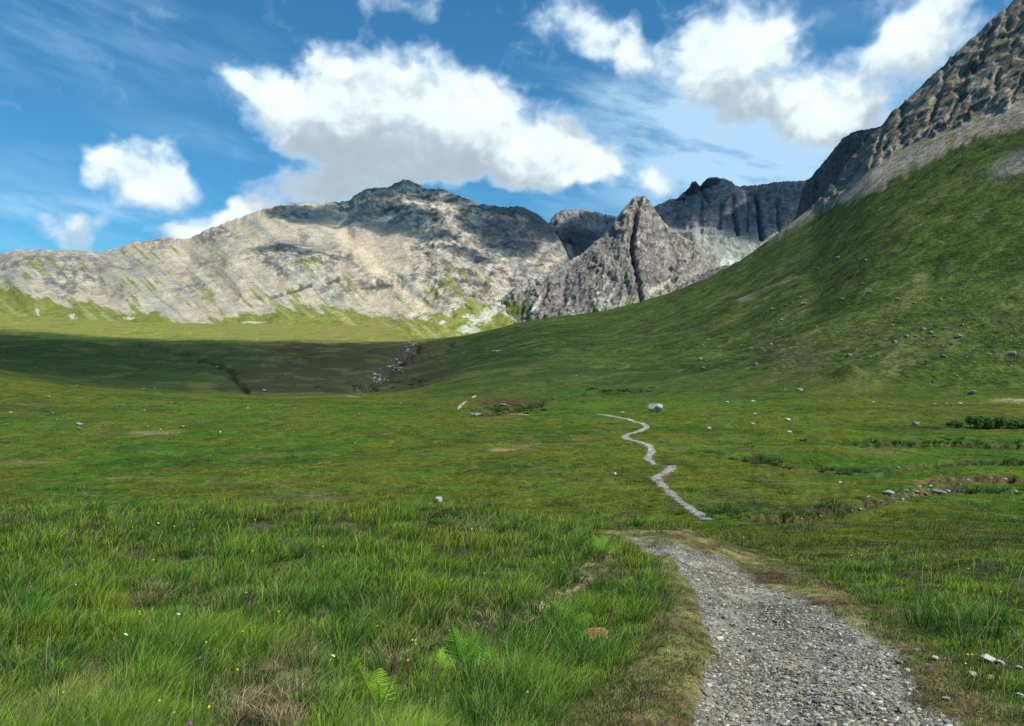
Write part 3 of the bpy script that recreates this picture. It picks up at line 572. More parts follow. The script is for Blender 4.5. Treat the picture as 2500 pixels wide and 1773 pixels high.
def p_col(u, y, t, D):
    n = fbm(u / 16, y / 13, 5, 131, .7); m = fbm(u / 60, y / 50, 3, 132)
    c = np.zeros(u.shape + (3,), np.float32) + np.array((.215, .20, .18), np.float32)
    c = mixcol(c, (.11, .10, .098), ss(n, .0, .3) * .8); c = mixcol(c, (.37, .35, .295), ss(-n + ss(y, 640, 540) * .1, .08, .35) * .7)
    c = mixcol(c, (.18, .14, .145), ss(m + blob(u, y, 1390, 700, 90, 60) * .5, .2, .55) * .5)
    c = mixcol(c, (.34, .33, .29), ss(u - np.interp(y, [480, 560, 650, 720], [1600, 1640, 1720, 1700]), -30, 60) * .45)
    c = mixcol(c, (.42, .40, .34), np.clip(ss(y - np.interp(u, [1080, 1200, 1300, 1450, 1500], [815, 755, 695, 606, 560]), 22, 0) * ss(y, 560, 620) * .6, 0, 1))
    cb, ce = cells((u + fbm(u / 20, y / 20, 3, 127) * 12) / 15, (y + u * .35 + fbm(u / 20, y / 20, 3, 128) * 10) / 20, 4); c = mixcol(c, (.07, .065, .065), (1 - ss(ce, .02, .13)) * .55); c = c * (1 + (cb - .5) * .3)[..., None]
    sc_ = np.clip(ss(y - np.interp(u, [1080, 1180, 1300, 1400, 1480, 1560, 1640, 1720], [800, 770, 900, 790, 755, 735, 700, 690]) + n * 30, -4, 14), 0, 1)
    c = mixcol(c, (.31, .31, .255), sc_ * .7 * ss(n + m, -.5, .2)); c = mixcol(c, (.10, .15, .03), ss(fbm(u / 20, y / 16, 4, 133) + sc_ * .14 + blob(u, y, 1240, 770, 60, 24) * .8 - .1, .12, .24) * np.clip(sc_ + blob(u, y, 1240, 770, 90, 40), 0, 1))
    c = mixcol(c, (.10, .19, .02), np.clip(blob(u, y, 1524, 680, 4, 9) * 1.5 + blob(u, y, 1450, 660, 4, 7) + blob(u, y, 1400, 715, 4, 9) * .6, 0, 1))
    for pts, wd in [([(1482, 700), (1470, 725), (1455, 745)], 3), ([(1495, 720), (1480, 755), (1455, 758)], 7), ([(1390, 735), (1386, 755)], 3), ([(1320, 735), (1310, 765), (1290, 780)], 4), ([(1225, 770), (1240, 790)], 4), ([(1640, 690), (1610, 715), (1580, 730)], 6), ([(1240, 765), (1222, 785)], 3)]:
        d, _ = pdist(u, y, pts); c = mixcol(c, (.50, .50, .44), ss(d + n * 14, wd, wd * .2) * .8)
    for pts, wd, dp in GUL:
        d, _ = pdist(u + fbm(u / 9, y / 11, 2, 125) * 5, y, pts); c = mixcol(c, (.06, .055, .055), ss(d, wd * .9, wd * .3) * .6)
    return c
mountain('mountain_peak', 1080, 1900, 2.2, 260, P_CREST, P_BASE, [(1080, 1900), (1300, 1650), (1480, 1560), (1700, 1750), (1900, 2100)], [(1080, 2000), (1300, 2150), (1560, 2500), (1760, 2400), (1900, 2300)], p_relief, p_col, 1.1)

# wall seen through the gap, left of the peak
G_CREST = [(1300, 600), (1335, 552), (1345, 538), (1358, 520), (1372, 512), (1400, 513), (1425, 512), (1450, 517), (1475, 523), (1500, 528), (1540, 525), (1700, 520)]
def g_relief(u, y, t):
    r = fbm((u + y * .2) / 36, y / 70, 4, 141, .6, True) * 36 + cells(u / 16, y / 14, 13)[0] * 30 + fbm(u / 50, y / 26, 4, 142, .6, True) * 36 + fbm(u / 9, y / 8, 4, 143, .65) * 14
    for pts in [[(1410, 515), (1420, 550)], [(1450, 520), (1458, 550)], [(1380, 515), (1384, 535)], [(1470, 525), (1480, 552)]]:
        r -= np.exp(-(pdist(u, y, pts)[0] / 4) ** 2) * 40
    return r + blob(u, y, 1395, 580, 40, 30) * 60
def g_col(u, y, t, D):
    n = fbm(u / 16, y / 10, 5, 144, .65); c = np.zeros(u.shape + (3,), np.float32) + np.array((.21, .205, .20), np.float32)
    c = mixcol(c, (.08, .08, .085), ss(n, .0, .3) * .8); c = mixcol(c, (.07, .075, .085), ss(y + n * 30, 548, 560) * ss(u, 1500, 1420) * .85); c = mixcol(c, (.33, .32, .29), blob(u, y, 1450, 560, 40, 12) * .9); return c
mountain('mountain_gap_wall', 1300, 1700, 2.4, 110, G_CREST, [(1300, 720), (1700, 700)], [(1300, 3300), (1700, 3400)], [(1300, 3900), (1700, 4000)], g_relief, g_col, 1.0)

# dark corrie headwall right of the peak
H_CREST = [(1560, 520), (1600, 503), (1622, 492), (1650, 486), (1672, 468), (1683, 458), (1690, 447), (1698, 443), (1704, 452), (1709, 458), (1716, 446), (1724, 440), (1735, 434), (1750, 434), (1764, 438), (1780, 440), (1792, 450), (1806, 455), (1850, 453), (1900, 446), (1950, 441), (1966, 440), (2000, 430), (2100, 420), (2200, 420)]
HG = [([(1788, 480), (1792, 540), (1798, 580)], 5, 60), ([(1845, 480), (1850, 530), (1858, 588)], 5.5, 90), ([(1760, 500), (1756, 560)], 5, 40), ([(1895, 500), (1900, 580)], 3, 40), ([(1825, 500), (1822, 570)], 3, 30), ([(1710, 470), (1730, 500)], 6, 30)]
def h_relief(u, y, t):
    r = fbm(u / 60, y / 110, 4, 151, .55, True) * 40 + cells((u + y * .2) / 34, y / 24, 12)[0] * 34 + fbm(u / 14, y / 10, 5, 152, .65) * 22 + fbm(u / 90, y / 40, 3, 153) * 60 + np.abs(((y - u * .2 + 8 * gn(u / 40, y / 40, 5)) / 22) % 1 - .5) * 24
    for pts, wd, dp in HG: r -= np.exp(-(pdist(u, y, pts)[0] / wd) ** 2) * dp
    r += blob(u, y, 1740, 445, 26, 14) * 40 + blob(u, y, 1695, 455, 16, 14) * 40
    return r
def h_col(u, y, t, D):
    n = fbm(u / 18, y / 12, 5, 154, .65); c = np.zeros(u.shape + (3,), np.float32) + np.array((.20, .19, .19), np.float32)
    c = mixcol(c, (.08, .08, .09), ss(n, .0, .3) * .7); c = mixcol(c, (.26, .25, .23), ss(-n, .1, .35) * .5)
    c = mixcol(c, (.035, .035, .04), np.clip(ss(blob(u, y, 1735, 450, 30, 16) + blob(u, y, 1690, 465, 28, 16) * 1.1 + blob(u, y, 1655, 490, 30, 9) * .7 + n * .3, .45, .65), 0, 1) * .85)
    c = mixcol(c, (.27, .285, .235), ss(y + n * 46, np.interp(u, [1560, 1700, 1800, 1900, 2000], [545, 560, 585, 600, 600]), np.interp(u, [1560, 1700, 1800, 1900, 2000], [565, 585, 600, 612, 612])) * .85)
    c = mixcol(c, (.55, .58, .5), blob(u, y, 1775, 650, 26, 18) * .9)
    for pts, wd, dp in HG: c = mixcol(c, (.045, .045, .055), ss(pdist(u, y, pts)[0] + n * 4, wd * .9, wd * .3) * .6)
    return c
def sinv(a, b): return a
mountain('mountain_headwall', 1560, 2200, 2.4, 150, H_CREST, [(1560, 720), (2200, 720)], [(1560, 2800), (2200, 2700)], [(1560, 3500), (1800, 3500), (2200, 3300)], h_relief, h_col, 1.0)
# dark shoulder standing in front of the headwall
S_CREST = [(1930, 560), (1950, 500), (1958, 462), (1975, 436), (2000, 412), (2020, 385), (2038, 362), (2055, 340), (2075, 326), (2092, 320), (2110, 318), (2150, 310), (2300, 300)]
def s_relief(u, y, t):
    r = fbm(u / 26 + y / 60, y / 40, 4, 161, .6, True) * 40 + fbm(u / 10, y / 9, 4, 162, .65) * 12
    return r - np.exp(-(pdist(u, y, [(1990, 430), (2000, 480), (1990, 520)])[0] / 5) ** 2) * 25
def s_col(u, y, t, D):
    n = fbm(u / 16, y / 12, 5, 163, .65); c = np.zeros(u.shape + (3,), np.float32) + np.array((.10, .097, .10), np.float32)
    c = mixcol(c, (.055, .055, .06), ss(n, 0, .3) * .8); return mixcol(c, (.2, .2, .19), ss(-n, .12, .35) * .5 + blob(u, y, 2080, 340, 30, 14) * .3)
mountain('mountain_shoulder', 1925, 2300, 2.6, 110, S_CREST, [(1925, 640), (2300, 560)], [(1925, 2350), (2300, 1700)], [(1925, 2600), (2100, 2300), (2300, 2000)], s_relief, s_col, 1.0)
# purplish rock knoll where the peak's right foot meets the green slope
def k_relief(u, y, t): return fbm(u / 16, y / 10, 5, 171, .65, True) * 10
def k_col(u, y, t, D):
    n = fbm(u / 14, y / 9, 5, 172, .65); c = np.zeros(u.shape + (3,), np.float32) + np.array((.23, .20, .195), np.float32); return mixcol(c, (.08, .075, .09), ss(n + ss(u, 1690, 1760) * .2, 0, .3) * .85)
mountain('hill_rock_shoulder', 1640, 1850, 2.2, 60, [(1640, 720), (1655, 698), (1690, 680), (1730, 660), (1760, 652), (1800, 640), (1850, 640)], [(1640, 760), (1850, 760)], [(1640, 1350), (1850, 1350)], [(1640, 1450), (1850, 1450)], k_relief, k_col, 1.0, back=200)

# ------------------------------------------------------------------ clouds overhead whose shadows lie on the valley and the ridge
mc = bpy.data.materials.new('cloud'); mc.use_nodes = True; tn = NT(mc.node_tree); mc.node_tree.nodes.remove(mc.node_tree.nodes['Principled BSDF'])
pv = tn.n('ShaderNodeVolumePrincipled'); pv.inputs['Color'].default_value = (1, 1, 1, 1); pv.inputs['Density'].default_value = .0050; pv.inputs['Anisotropy'].default_value = .3
tn.l.new(pv.outputs[0], mc.node_tree.nodes['Material Output'].inputs['Volume'])
import bmesh
def puff(bm, c, r, seed):
    res = bmesh.ops.create_icosphere(bm, subdivisions=3, radius=1.0); v = res['verts']
    a = np.array([x.co[:] for x in v]); n = 1 + .30 * fbm(a[:, 0] * 1.7 + seed, a[:, 1] * 1.7 + a[:, 2] * 1.3, 3, seed)
    for x, p, k in zip(v, a, n): x.co = Vector((c[0] + p[0] * r[0] * k, c[1] + p[1] * r[1] * k, c[2] + p[2] * r[2] * k))
def shadow_cloud(name, targets, H, dens=None):
    """targets: (px, py, Y, rx, ry, rz): the ground point each puff stands above, along the sun's direction"""
    bm = bmesh.new()
    for i, (px, py, Y, rx, ry, rz) in enumerate(targets):
        p = Vector(((px - CX) / F * Y, Y, (HZ - py) / F * Y + EYE)); q = p + Vector(sv) * ((H - p.z) / sv[2])
        puff(bm, q, (rx, ry, rz), i * 7 + 3)
    me = bpy.data.meshes.new(name); bm.to_mesh(me); bm.free(); o = link(name, me, dens or mc); return smat(o, kind='stuff')
shadow_cloud('clouds_over_valley', [(x, y, Y, r1, r2, 170) for x, y, Y, r1, r2 in
    [(-300, 850, 560, 260, 300), (0, 850, 560, 210, 310), (220, 870, 565, 150, 320), (400, 880, 565, 120, 325), (560, 890, 565, 110, 320), (720, 890, 565, 100, 320), (850, 880, 575, 85, 305), (940, 880, 600, 75, 280), (1030, 880, 680, 60, 200)]], 1150)
mc2 = mc.copy(); mc2.node_tree.nodes[[n_.name for n_ in mc2.node_tree.nodes if n_.bl_idname == 'ShaderNodeVolumePrincipled'][0]].inputs['Density'].default_value = .0100
shadow_cloud('clouds_over_ridge', [(x, y, Y, r1, r2, 150) for x, y, Y, r1, r2 in
    [(930, 470, 3300, 130, 260), (1000, 470, 3350, 160, 300), (860, 520, 3000, 140, 230), (960, 560, 2900, 120, 200), (760, 500, 2900, 130, 160), (1100, 480, 3300, 150, 220), (1200, 500, 3200, 150, 240), (1290, 550, 3000, 130, 300), (1180, 560, 2900, 110, 160), (1240, 600, 2700, 80, 140), (1380, 560, 3300, 140, 320), (1480, 560, 3700, 200, 300), (1040, 590, 2700, 70, 90), (700, 605, 2350, 70, 60), (1720, 470, 3400, 150, 260), (1860, 500, 3300, 200, 300), (2020, 430, 2500, 160, 260), (1150, 620, 2500, 60, 80)]], 2300, mc2)

# ------------------------------------------------------------------ the path where it reappears on the moor
def ribbon(name, pts, hw, yr, col, jitter=.25, n=26):
    W = [at(x, y, *yr) for x, y in pts]; P2 = np.array([[p.x, p.y] for p in W])
    s = np.concatenate([[0], np.cumsum(np.hypot(*np.diff(P2, axis=0).T))]); m = max(12, int(s[-1] / .5)); q = np.linspace(0, s[-1], m)
    xs = np.interp(q, s, P2[:, 0]); ys = np.interp(q, s, P2[:, 1]); k = np.hanning(9)[1:-1]; k /= k.sum()
    xs = np.convolve(np.pad(xs, 3, mode='edge'), k, 'valid'); ys = np.convolve(np.pad(ys, 3, mode='edge'), k, 'valid')
    tx, ty = np.gradient(xs), np.gradient(ys); L = np.hypot(tx, ty) + 1e-9; nx, ny = -ty / L, tx / L
    h = np.interp(q / s[-1], np.linspace(0, 1, len(hw)), hw) * (1 + fbm(q / 3., q * 0 + len(pts), 3, 5) * jitter * 3)
    rows = []
    for t in np.linspace(-1, 1, 7):
        hh = h * (1 + fbm(q / 1.2, q * 0 + t * 3, 2, 8) * jitter) * t; x = xs + nx * hh; y = ys + ny * hh
        rows.append(np.stack([x, y, zt(x, y) + .05 - .07 * (abs(t) > .9)], -1))
    P3 = np.array(rows); cc = np.zeros_like(P3) + np.array(col); cc *= (1 + fbm(P3[..., 0] * 1.3, P3[..., 1] * 1.3, 3, 9) * .5)[..., None]
    cc[[0, -1]] = np.array((.11, .10, .04)); cc[[1, -2]] *= (.55 + .45 * rng.random(cc[[1, -2]].shape[:2]))[..., None]
    o = link(name, mesh_np(name, P3.reshape(-1, 3), grid_faces(7, m), cc.reshape(-1, 3)), M_GROUND); return smat(o, kind='structure')
PC = (.29, .275, .24)
ribbon('path', [(1730, 1273), (1692, 1246), (1657, 1223), (1629, 1197), (1610, 1179), (1600, 1167), (1606, 1162), (1622, 1156), (1634, 1147), (1642, 1137)], [.5, .42, .42, .48, .55, .65, .65], (42, 130), PC)
ribbon('path', [(1602, 1136), (1594, 1132), (1580, 1121), (1584, 1112), (1592, 1104), (1590, 1096), (1580, 1085), (1560, 1078), (1534, 1074), (1524, 1067), (1535, 1059), (1560, 1054), (1580, 1044), (1572, 1036), (1545, 1028), (1517, 1021), (1489, 1015), (1456, 1012)], [.45, .55, .6, .65, .65, .6, .55, .5], (70, 190), (.34, .325, .275))
for pts in [[(1118, 1000), (1130, 986), (1140, 980)], [(1140, 1002), (1160, 1006), (1176, 1011)], [(1153, 972), (1161, 966)], [(1242, 1012), (1270, 1012), (1298, 1014)], [(846, 967), (878, 968)]]:
    ribbon('path', pts, [.35, .6, .4], (120, 300), (.40, .37, .27))

# ------------------------------------------------------------------ grass: blades in tufts
ROWS_C = c
def in_px(X, Y, Z): return CX + F * X / Y, HZ - (Z - EYE) / Y * F
class Blades:
    def __init__(s): s.p = []; s.c = []; s.n = []
    def add(s, bx, by, h, lx, ly, wd, yaw, col, tip, seg3=True):
        """bases bx,by; height h; tip offset lx,ly; width wd"""
        bz = zt(bx, by) - .01; wx, wy = np.cos(yaw) * wd * .5, np.sin(yaw) * wd * .5
        if seg3:
            f = [0, .5, 1.0]; g = [0, .30, 1.0]; ww = [1, .75, 0]
            v = [np.stack([bx - wx, by - wy, bz], -1), np.stack([bx + wx, by + wy, bz], -1),
                 np.stack([bx - wx * .75 + lx * .28, by - wy * .75 + ly * .28, bz + h * .58], -1), np.stack([bx + wx * .75 + lx * .28, by + wy * .75 + ly * .28, bz + h * .58], -1),
                 np.stack([bx + lx, by + ly, bz + h], -1)]
            cm = (col + tip) * .5; cc = [col * .55, col * .55, cm, cm, tip * 1.12]  # shade between tufts painted into darker bases, highlights into brighter tips
        else:
            v = [np.stack([bx - wx, by - wy, bz], -1), np.stack([bx + wx, by + wy, bz], -1), np.stack([bx + lx, by + ly, bz + h], -1)]; cc = [col, col, tip]
        s.p.append(np.stack(v, 1)); s.c.append(np.stack(cc, 1))
    def build(s, name, label=None):
        fs = []; base = 0; vs = []; cs = []
        for p, cc in zip(s.p, s.c):
            n, k = p.shape[:2]; i = base + np.arange(n) * k
            if k == 5: fs.append(np.stack([i, i + 1, i + 3, i + 2], -1)); fs.append(np.stack([i + 2, i + 3, i + 4], -1))
            else: fs.append(np.stack([i, i + 1, i + 2], -1))
            vs.append(p.reshape(-1, 3)); cs.append(cc.reshape(-1, 3)); base += n * k
        o = link(name, mesh_np(name, np.concatenate(vs), fs, np.clip(np.concatenate(cs), .005, .9), False), M_BLADE); return smat(o, kind='stuff')
def tufts(B, n, u0, u1, Ya, Yb, style, pw=1.0):
    """n tuft centres spread evenly over the picture's ground area; style(x,y,px,py)->dict of per-tuft arrays"""
    u = rng.uniform(u0, u1, n); q = rng.uniform(0, 1, n); Y = (Ya ** -pw + q * (Yb ** -pw - Ya ** -pw)) ** (-1 / pw); X = (u - CX) / F * Y
    px, py = in_px(X, Y, zt(X, Y)); st = style(X, Y, px, py); keep = rng.uniform(0, 1, n) < st['dens']
    X, Y = X[keep], Y[keep]; st = {k: (v[keep] if isinstance(v, np.ndarray) else v) for k, v in st.items()}
    m = st['count']; idx = np.repeat(np.arange(len(X)), m); k = len(idx)
    a = rng.uniform(0, 2 * np.pi, k); r = np.sqrt(rng.uniform(0, 1, k)) * st['rad'][idx]
    bx = X[idx] + np.cos(a) * r; by = Y[idx] + np.sin(a) * r; ok = by > 1.2
    idx, a, r, bx, by = idx[ok], a[ok], r[ok], bx[ok], by[ok]; k = len(idx)
    h = st['h'][idx] * rng.uniform(.45, 1.12, k); sp = st['spread'][idx]
    lx = np.cos(a) * r / st['rad'][idx] * h * sp + h * (.22 + rng.normal(0, .22, k)); ly = np.sin(a) * r / st['rad'][idx] * h * sp + h * rng.normal(-.05, .2, k)
    wd = st['w'] * by * rng.uniform(.6, 1.3, k) + .0012; yaw = rng.uniform(-.9, .9, k)
    v_ = rng.uniform(.35, 1.75, (k, 1)); col = st['col'][idx] * v_ * rng.uniform(.85, 1.15, (k, 1)); tip = st['tip'][idx] * v_ * rng.uniform(.85, 1.25, (k, 1))
    straw = rng.uniform(0, 1, k) < st['straw'][idx]; sc_ = np.array((.34, .29, .14)) * rng.uniform(.6, 1.25, (k, 1))
    col = np.where(straw[:, None], sc_, col); tip = np.where(straw[:, None], sc_ * 1.1, tip)
    B.add(bx, by, h, lx, ly, wd, yaw, col, tip, st.get('seg3', True))
def A3(*v): return np.array(v, float)
def lerp3(cols, w):
    w = np.array(w); w = w / w.sum(0, keepdims=True); return sum(w[i][:, None] * np.array(c_)[None] for i, c_ in enumerate(cols))
STRAWPX = [(660, 1720, 120, 60), (700, 1640, 70, 25), (960, 1610, 45, 40), (60, 1760, 90, 40), (240, 1700, 70, 60), (560, 1480, 90, 25), (430, 1445, 60, 20), (1150, 1300, 45, 15), (750, 1590, 70, 30), (330, 1360, 50, 15)]
def near_left_style(x, y, px, py):
    d = gsample(dirtS, x, y); b = gsample(bank, x, y); b2 = np.exp(-(pdist(px, py, [(1480, 1400), (1400, 1455), (1300, 1520), (1200, 1590), (1130, 1640)])[0] / 30) ** 2); b = np.clip(b + b2, 0, 1); n1_ = fbm(x / 1.1, y / 1.1, 3, 301); n2_ = fbm(x / .45, y / .45, 3, 302); n3_ = fbm(x / 3, y / 3, 3, 303)
    stw = np.zeros_like(x); bare = np.zeros_like(x)
    for (cx, cy, rx, ry) in STRAWPX: stw += blob(px, py, cx, cy, rx, ry)
    bare = (blob(px, py, 640, 1775, 140, 62) + blob(px, py, 970, 1650, 55, 40) + blob(px, py, 1110, 1590, 40, 26) * .9 + blob(px, py, 1190, 1560, 40, 28) + blob(px, py, 1290, 1490, 40, 26) + blob(px, py, 1370, 1430, 30, 20) * .8 + blob(px, py, 50, 1790, 70, 40) * .6) * 1.25 + blob(px, py, 920, 1730, 60, 26) * .5 + blob(px, py, 700, 1650, 60, 18) * .5
    right = ss(px, 1600, 1750); h = (.105 + .20 * ss(n1_, -.15, .45) + .06 * n2_) * lerp(1, .62, right) * (1 - .5 * np.clip(stw, 0, 1)) * (1 - .75 * b) * (1 - .6 * np.clip(blob(px, py, 925, 1745, 80, 40) + blob(px, py, 1120, 1650, 80, 36) + blob(px, py, 1390, 1545, 40, 26) + blob(px, py, 1455, 1590, 50, 26) + bare, 0, 1))
    h *= lerp(1, .45, np.clip(d * 1.6, 0, 1)) * (1 + .25 * ss(y, 8, 16))
    h = np.where((px > 2050) & (py > 1480), h * .6, h)
    wts = [ss(n1_, -.5, .2) * 1.0, ss(n3_, -.1, .4) * .9 + .15, ss(-n1_, -.1, .35) * .9, np.clip(stw * .35, 0, 1)]
    col = lerp3([(.075, .15, .014), (.15, .17, .012), (.048, .13, .024), (.24, .20, .08)], wts)
    tip = lerp3([(.24, .41, .035), (.44, .45, .035), (.16, .35, .065), (.50, .44, .22)], wts)
    fy = ss(y, 13, 24)[:, None]; col = col * (1 - fy * .5) + A3(.12, .14, .022) * fy * .5; tip = tip * (1 - fy * .5) + A3(.26, .28, .05) * fy * .5
    return dict(dens=np.clip((1 - ss(d, .15, .6)) * (1 - .93 * np.clip(bare, 0, 1)) * (1 - .75 * b), 0, 1), count=26, rad=.05 + .05 * rng.random(len(x)) + .006 * y, h=h, spread=.35 + .35 * rng.random(len(x)), w=.00056,
                col=col, tip=tip, straw=np.clip(.09 + stw * .45 + b * .45 + .10 * ss(n2_, .1, .5), 0, .8))
B = Blades()
tufts(B, 12500, -90, 2590, 3.1, 27, near_left_style, 1.0)
def rush_style(x, y, px, py):
    d = gsample(dirtS, x, y); b = gsample(bank, x, y); n1_ = fbm(x / .9, y / .9, 3, 311); n = len(x)
    bumps = np.zeros(n)
    for (cx, cy, rx, ry, k) in [(1270, 1310, 60, 22, 1), (1330, 1265, 30, 12, 1), (1480, 1340, 60, 30, .9), (1400, 1400, 60, 60, .9), (1560, 1470, 50, 30, 1), (1310, 1570, 90, 50, 1.2), (1200, 1640, 80, 60, 1), (1430, 1600, 70, 40, .8), (420, 1310, 60, 20, .7), (740, 1370, 60, 20, .8), (340, 1260, 60, 14, .9), (250, 1255, 40, 12, .7), (400, 1650, 70, 60, .8), (860, 1560, 60, 60, .6), (2150, 1410, 60, 30, .8), (2400, 1540, 60, 30, .9), (2280, 1520, 50, 26, .7), (1740, 1284, 30, 10, .8), (40, 1500, 60, 120, .7), (800, 1460, 120, 60, .6), (560, 1400, 70, 26, .5)]:
        bumps += blob(px, py, cx, cy, rx, ry) * k
    col = np.tile(A3(.042, .11, .014), (n, 1)) * rng.uniform(.8, 1.3, (n, 1)); tip = np.tile(A3(.12, .25, .034), (n, 1)) * rng.uniform(.8, 1.3, (n, 1))
    bumps *= 1 - np.clip(blob(px, py, 925, 1745, 90, 40) + blob(px, py, 1120, 1650, 80, 36) + blob(px, py, 640, 1745, 120, 40), 0, 1)
    return dict(dens=np.clip(bumps * 1.1 + .05, 0, 1) * (1 - ss(d, .2, .5)) * (1 - b * .7), count=48, rad=.05 + .05 * rng.random(n) + .004 * y, h=.26 + .16 * rng.random(n), spread=.75 + .3 * rng.random(n), w=.0006, col=col, tip=tip, straw=np.full(n, .05))
tufts(B, 3600, -90, 2590, 3.3, 26, rush_style, 1.0)
DRY = [(600, 1720, 80, 26, 1), (720, 1690, 60, 30, 1), (660, 1760, 110, 30, .8), (690, 1630, 70, 22, .7), (960, 1600, 40, 26, 1), (1075, 1590, 40, 26, 1.3), (1170, 1560, 50, 30, 1.5), (1260, 1500, 55, 28, 1.6), (1330, 1450, 44, 22, 1.5), (1410, 1400, 40, 20, 1.3), (60, 1760, 90, 30, .8), (240, 1690, 60, 36, .5), (1150, 1303, 50, 12, 1), (2120, 1350, 30, 12, .7), (1060, 1330, 40, 14, .4), (420, 1440, 60, 14, .6), (830, 1540, 70, 18, .5)]
def dry_style(x, y, px, py):
    n = len(x); m = np.zeros(n); v = rng.random((n, 1))
    for (cx, cy, rx, ry, k) in DRY: m += blob(px, py, cx, cy, rx, ry) * k
    return dict(dens=np.clip(m, 0, 1), count=22, rad=.05 + .05 * rng.random(n), h=.05 + .10 * rng.random(n), spread=1.2 + rng.random(n), w=.0007, col=A3(.16, .10, .055) * (1 - v) + A3(.36, .28, .15) * v, tip=A3(.30, .22, .12) * (1 - v) + A3(.56, .48, .30) * v, straw=np.full(n, .3))
n = 1100; q = rng.uniform(0, 1, n); by = 1 / (1 / 3.4 + q * (1 / 24 - 1 / 3.4)); bx = rng.uniform(-1300, 1250, n) / F * by; k_ = (gsample(dirtS, bx, by) < .2) & (gsample(pathS, bx, by) < .1); bx, by = bx[k_], by[k_]; n = len(bx)
hh = rng.uniform(.25, .5, n); B.add(bx, by, hh, hh * rng.normal(.35, .3, n), hh * rng.normal(0, .2, n), .0007 * by + .0008, rng.uniform(-.6, .6, n), np.tile(A3(.26, .22, .09), (n, 1)), np.tile(A3(.52, .45, .24), (n, 1)) * rng.uniform(.6, 1.2, (n, 1)))
tufts(B, 5200, -90, 2590, 3.3, 22, dry_style, 1.0)
B.build('grass')
# trodden turf beside the gravel
B = Blades()
def turf_style(x, y, px, py):
    d = gsample(dirtS, x, y); p = gsample(pathS, x, y); e = fbm(x * 2.0, y * 2.0, 4, 87); n = len(x); gr = ss(-e, -.28, .15)
    col = lerp3([(.15, .13, .05), (.075, .11, .025)], [1 - gr + .05, gr]); tip = lerp3([(.26, .23, .10), (.15, .19, .045)], [1 - gr + .05, gr])
    edge = np.clip(1 - np.abs(d - .5) * 2, 0, 1)
    return dict(dens=np.clip(ss(d, .1, .5) * (1 - ss(p, .1, .45)) * (1 - np.clip(sum(blob(px, py, *q_) for q_ in [(2230, 1690, 70, 26), (2340, 1735, 80, 30), (2170, 1590, 55, 14), (2010, 1465, 60, 12), (1880, 1405, 50, 10), (1740, 1335, 50, 7)]), 0, 1) * .9) * (.4 + .6 * gr), 0, 1), count=18, rad=.05 + .004 * y + .03 * rng.random(n), h=.026 + .045 * gr * rng.random(n) + .05 * edge, spread=np.full(n, .8), w=.0007, col=col, tip=tip, straw=.2 + .3 * (1 - gr))
tufts(B, 12000, 1150, 2590, 3.3, 24, turf_style, 1.0)
def fringe_style(x, y, px, py):
    p = gsample(pathS, x, y); n = len(x)
    return dict(dens=np.clip(1 - np.abs(p - .4) * 2.6, 0, 1) * .8, count=14, rad=np.full(n, .05), h=.03 + .03 * rng.random(n), spread=np.full(n, .8), w=.0007, col=np.tile(A3(.09, .11, .03), (n, 1)), tip=np.tile(A3(.17, .18, .05), (n, 1)), straw=np.full(n, .35))
tufts(B, 3000, 1500, 2590, 3.3, 23, fringe_style, 1.0)
B.build('grass_verge')
# moor tussocks further out, coloured by the ground they grow from
B = Blades()
def moor_style(x, y, px, py):
    n = len(x); g = np.stack([gsample(ROWS_C[..., i], x, y) for i in range(3)], -1); nn = fbm(x / 3, y / 3, 3, 321); n2_ = fbm(x / 12, y / 9, 3, 322); onp = np.zeros(n)
    onp = np.clip(np.minimum(np.abs(px - np.interp(py, [1012, 1022, 1036, 1045, 1054, 1062, 1068, 1075, 1085, 1105, 1121, 1136, 1158, 1167, 1197, 1223, 1246, 1276, 1284], [1454, 1517, 1572, 1580, 1560, 1530, 1524, 1545, 1580, 1592, 1581, 1610, 1616, 1600, 1629, 1657, 1692, 1734, 1742])), 60) / np.interp(y, [45, 60, 120], [26, 20, 14]), 0, 1) ** 3
    return dict(dens=ss(nn + n2_ * .5, -.55, .35) * onp * (1 - gsample(PEATM, x, y)) * (y > 26), count=9, rad=.10 + y * .0035, h=(.07 + .16 * ss(nn, 0, .5)) * (1 + y * .003) * (1 + .5 * ss(y, 75, 50)), spread=np.full(n, .8), w=.0008, col=g * 1.1, tip=g * rng.uniform(1.3, 2.4, (n, 1)), straw=np.full(n, .05), seg3=False)
tufts(B, 34000, -80, 2580, 27, 240, moor_style, .55)
B.build('grass_moorland')
# overgrown bank by the stream
def heath_style(x, y, px, py):
    n = len(x); m = np.zeros(n)
    for (cx, cy, rx, ry, k) in [(1880, 1262, 110, 6, .3), (1990, 1254, 60, 6, .3), (2080, 1236, 60, 5, .3), (2070, 1150, 60, 5, .7), (2460, 1130, 60, 5, .6), (1760, 1248, 30, 8, .7), (2300, 1082, 160, 5, .8), (2420, 1200, 60, 6, .4), (1880, 1128, 50, 5, .8), (1250, 1000, 60, 8, .9), (895, 905, 20, 12, 1), (870, 945, 60, 8, .9), (1000, 935, 60, 8, .5), (1480, 954, 90, 5, .9)]: m += blob(px, py, cx, cy, rx, ry) * k
    w1 = rng.random(n); col = lerp3([(.030, .07, .014), (.06, .055, .02), (.05, .12, .02)], [w1, rng.random(n) * .8, rng.random(n)])
    return dict(dens=np.clip(m * 1.3, 0, 1), count=34, rad=.2 + y * .0022, h=.25 + .25 * rng.random(n) + y * .0012, spread=np.full(n, .9), w=.0012, col=col, tip=col * 1.7, straw=np.full(n, .03), seg3=False)
B = Blades(); tufts(B, 22000, -80, 2580, 42, 420, heath_style, .5); B.build('heather_undergrowth')

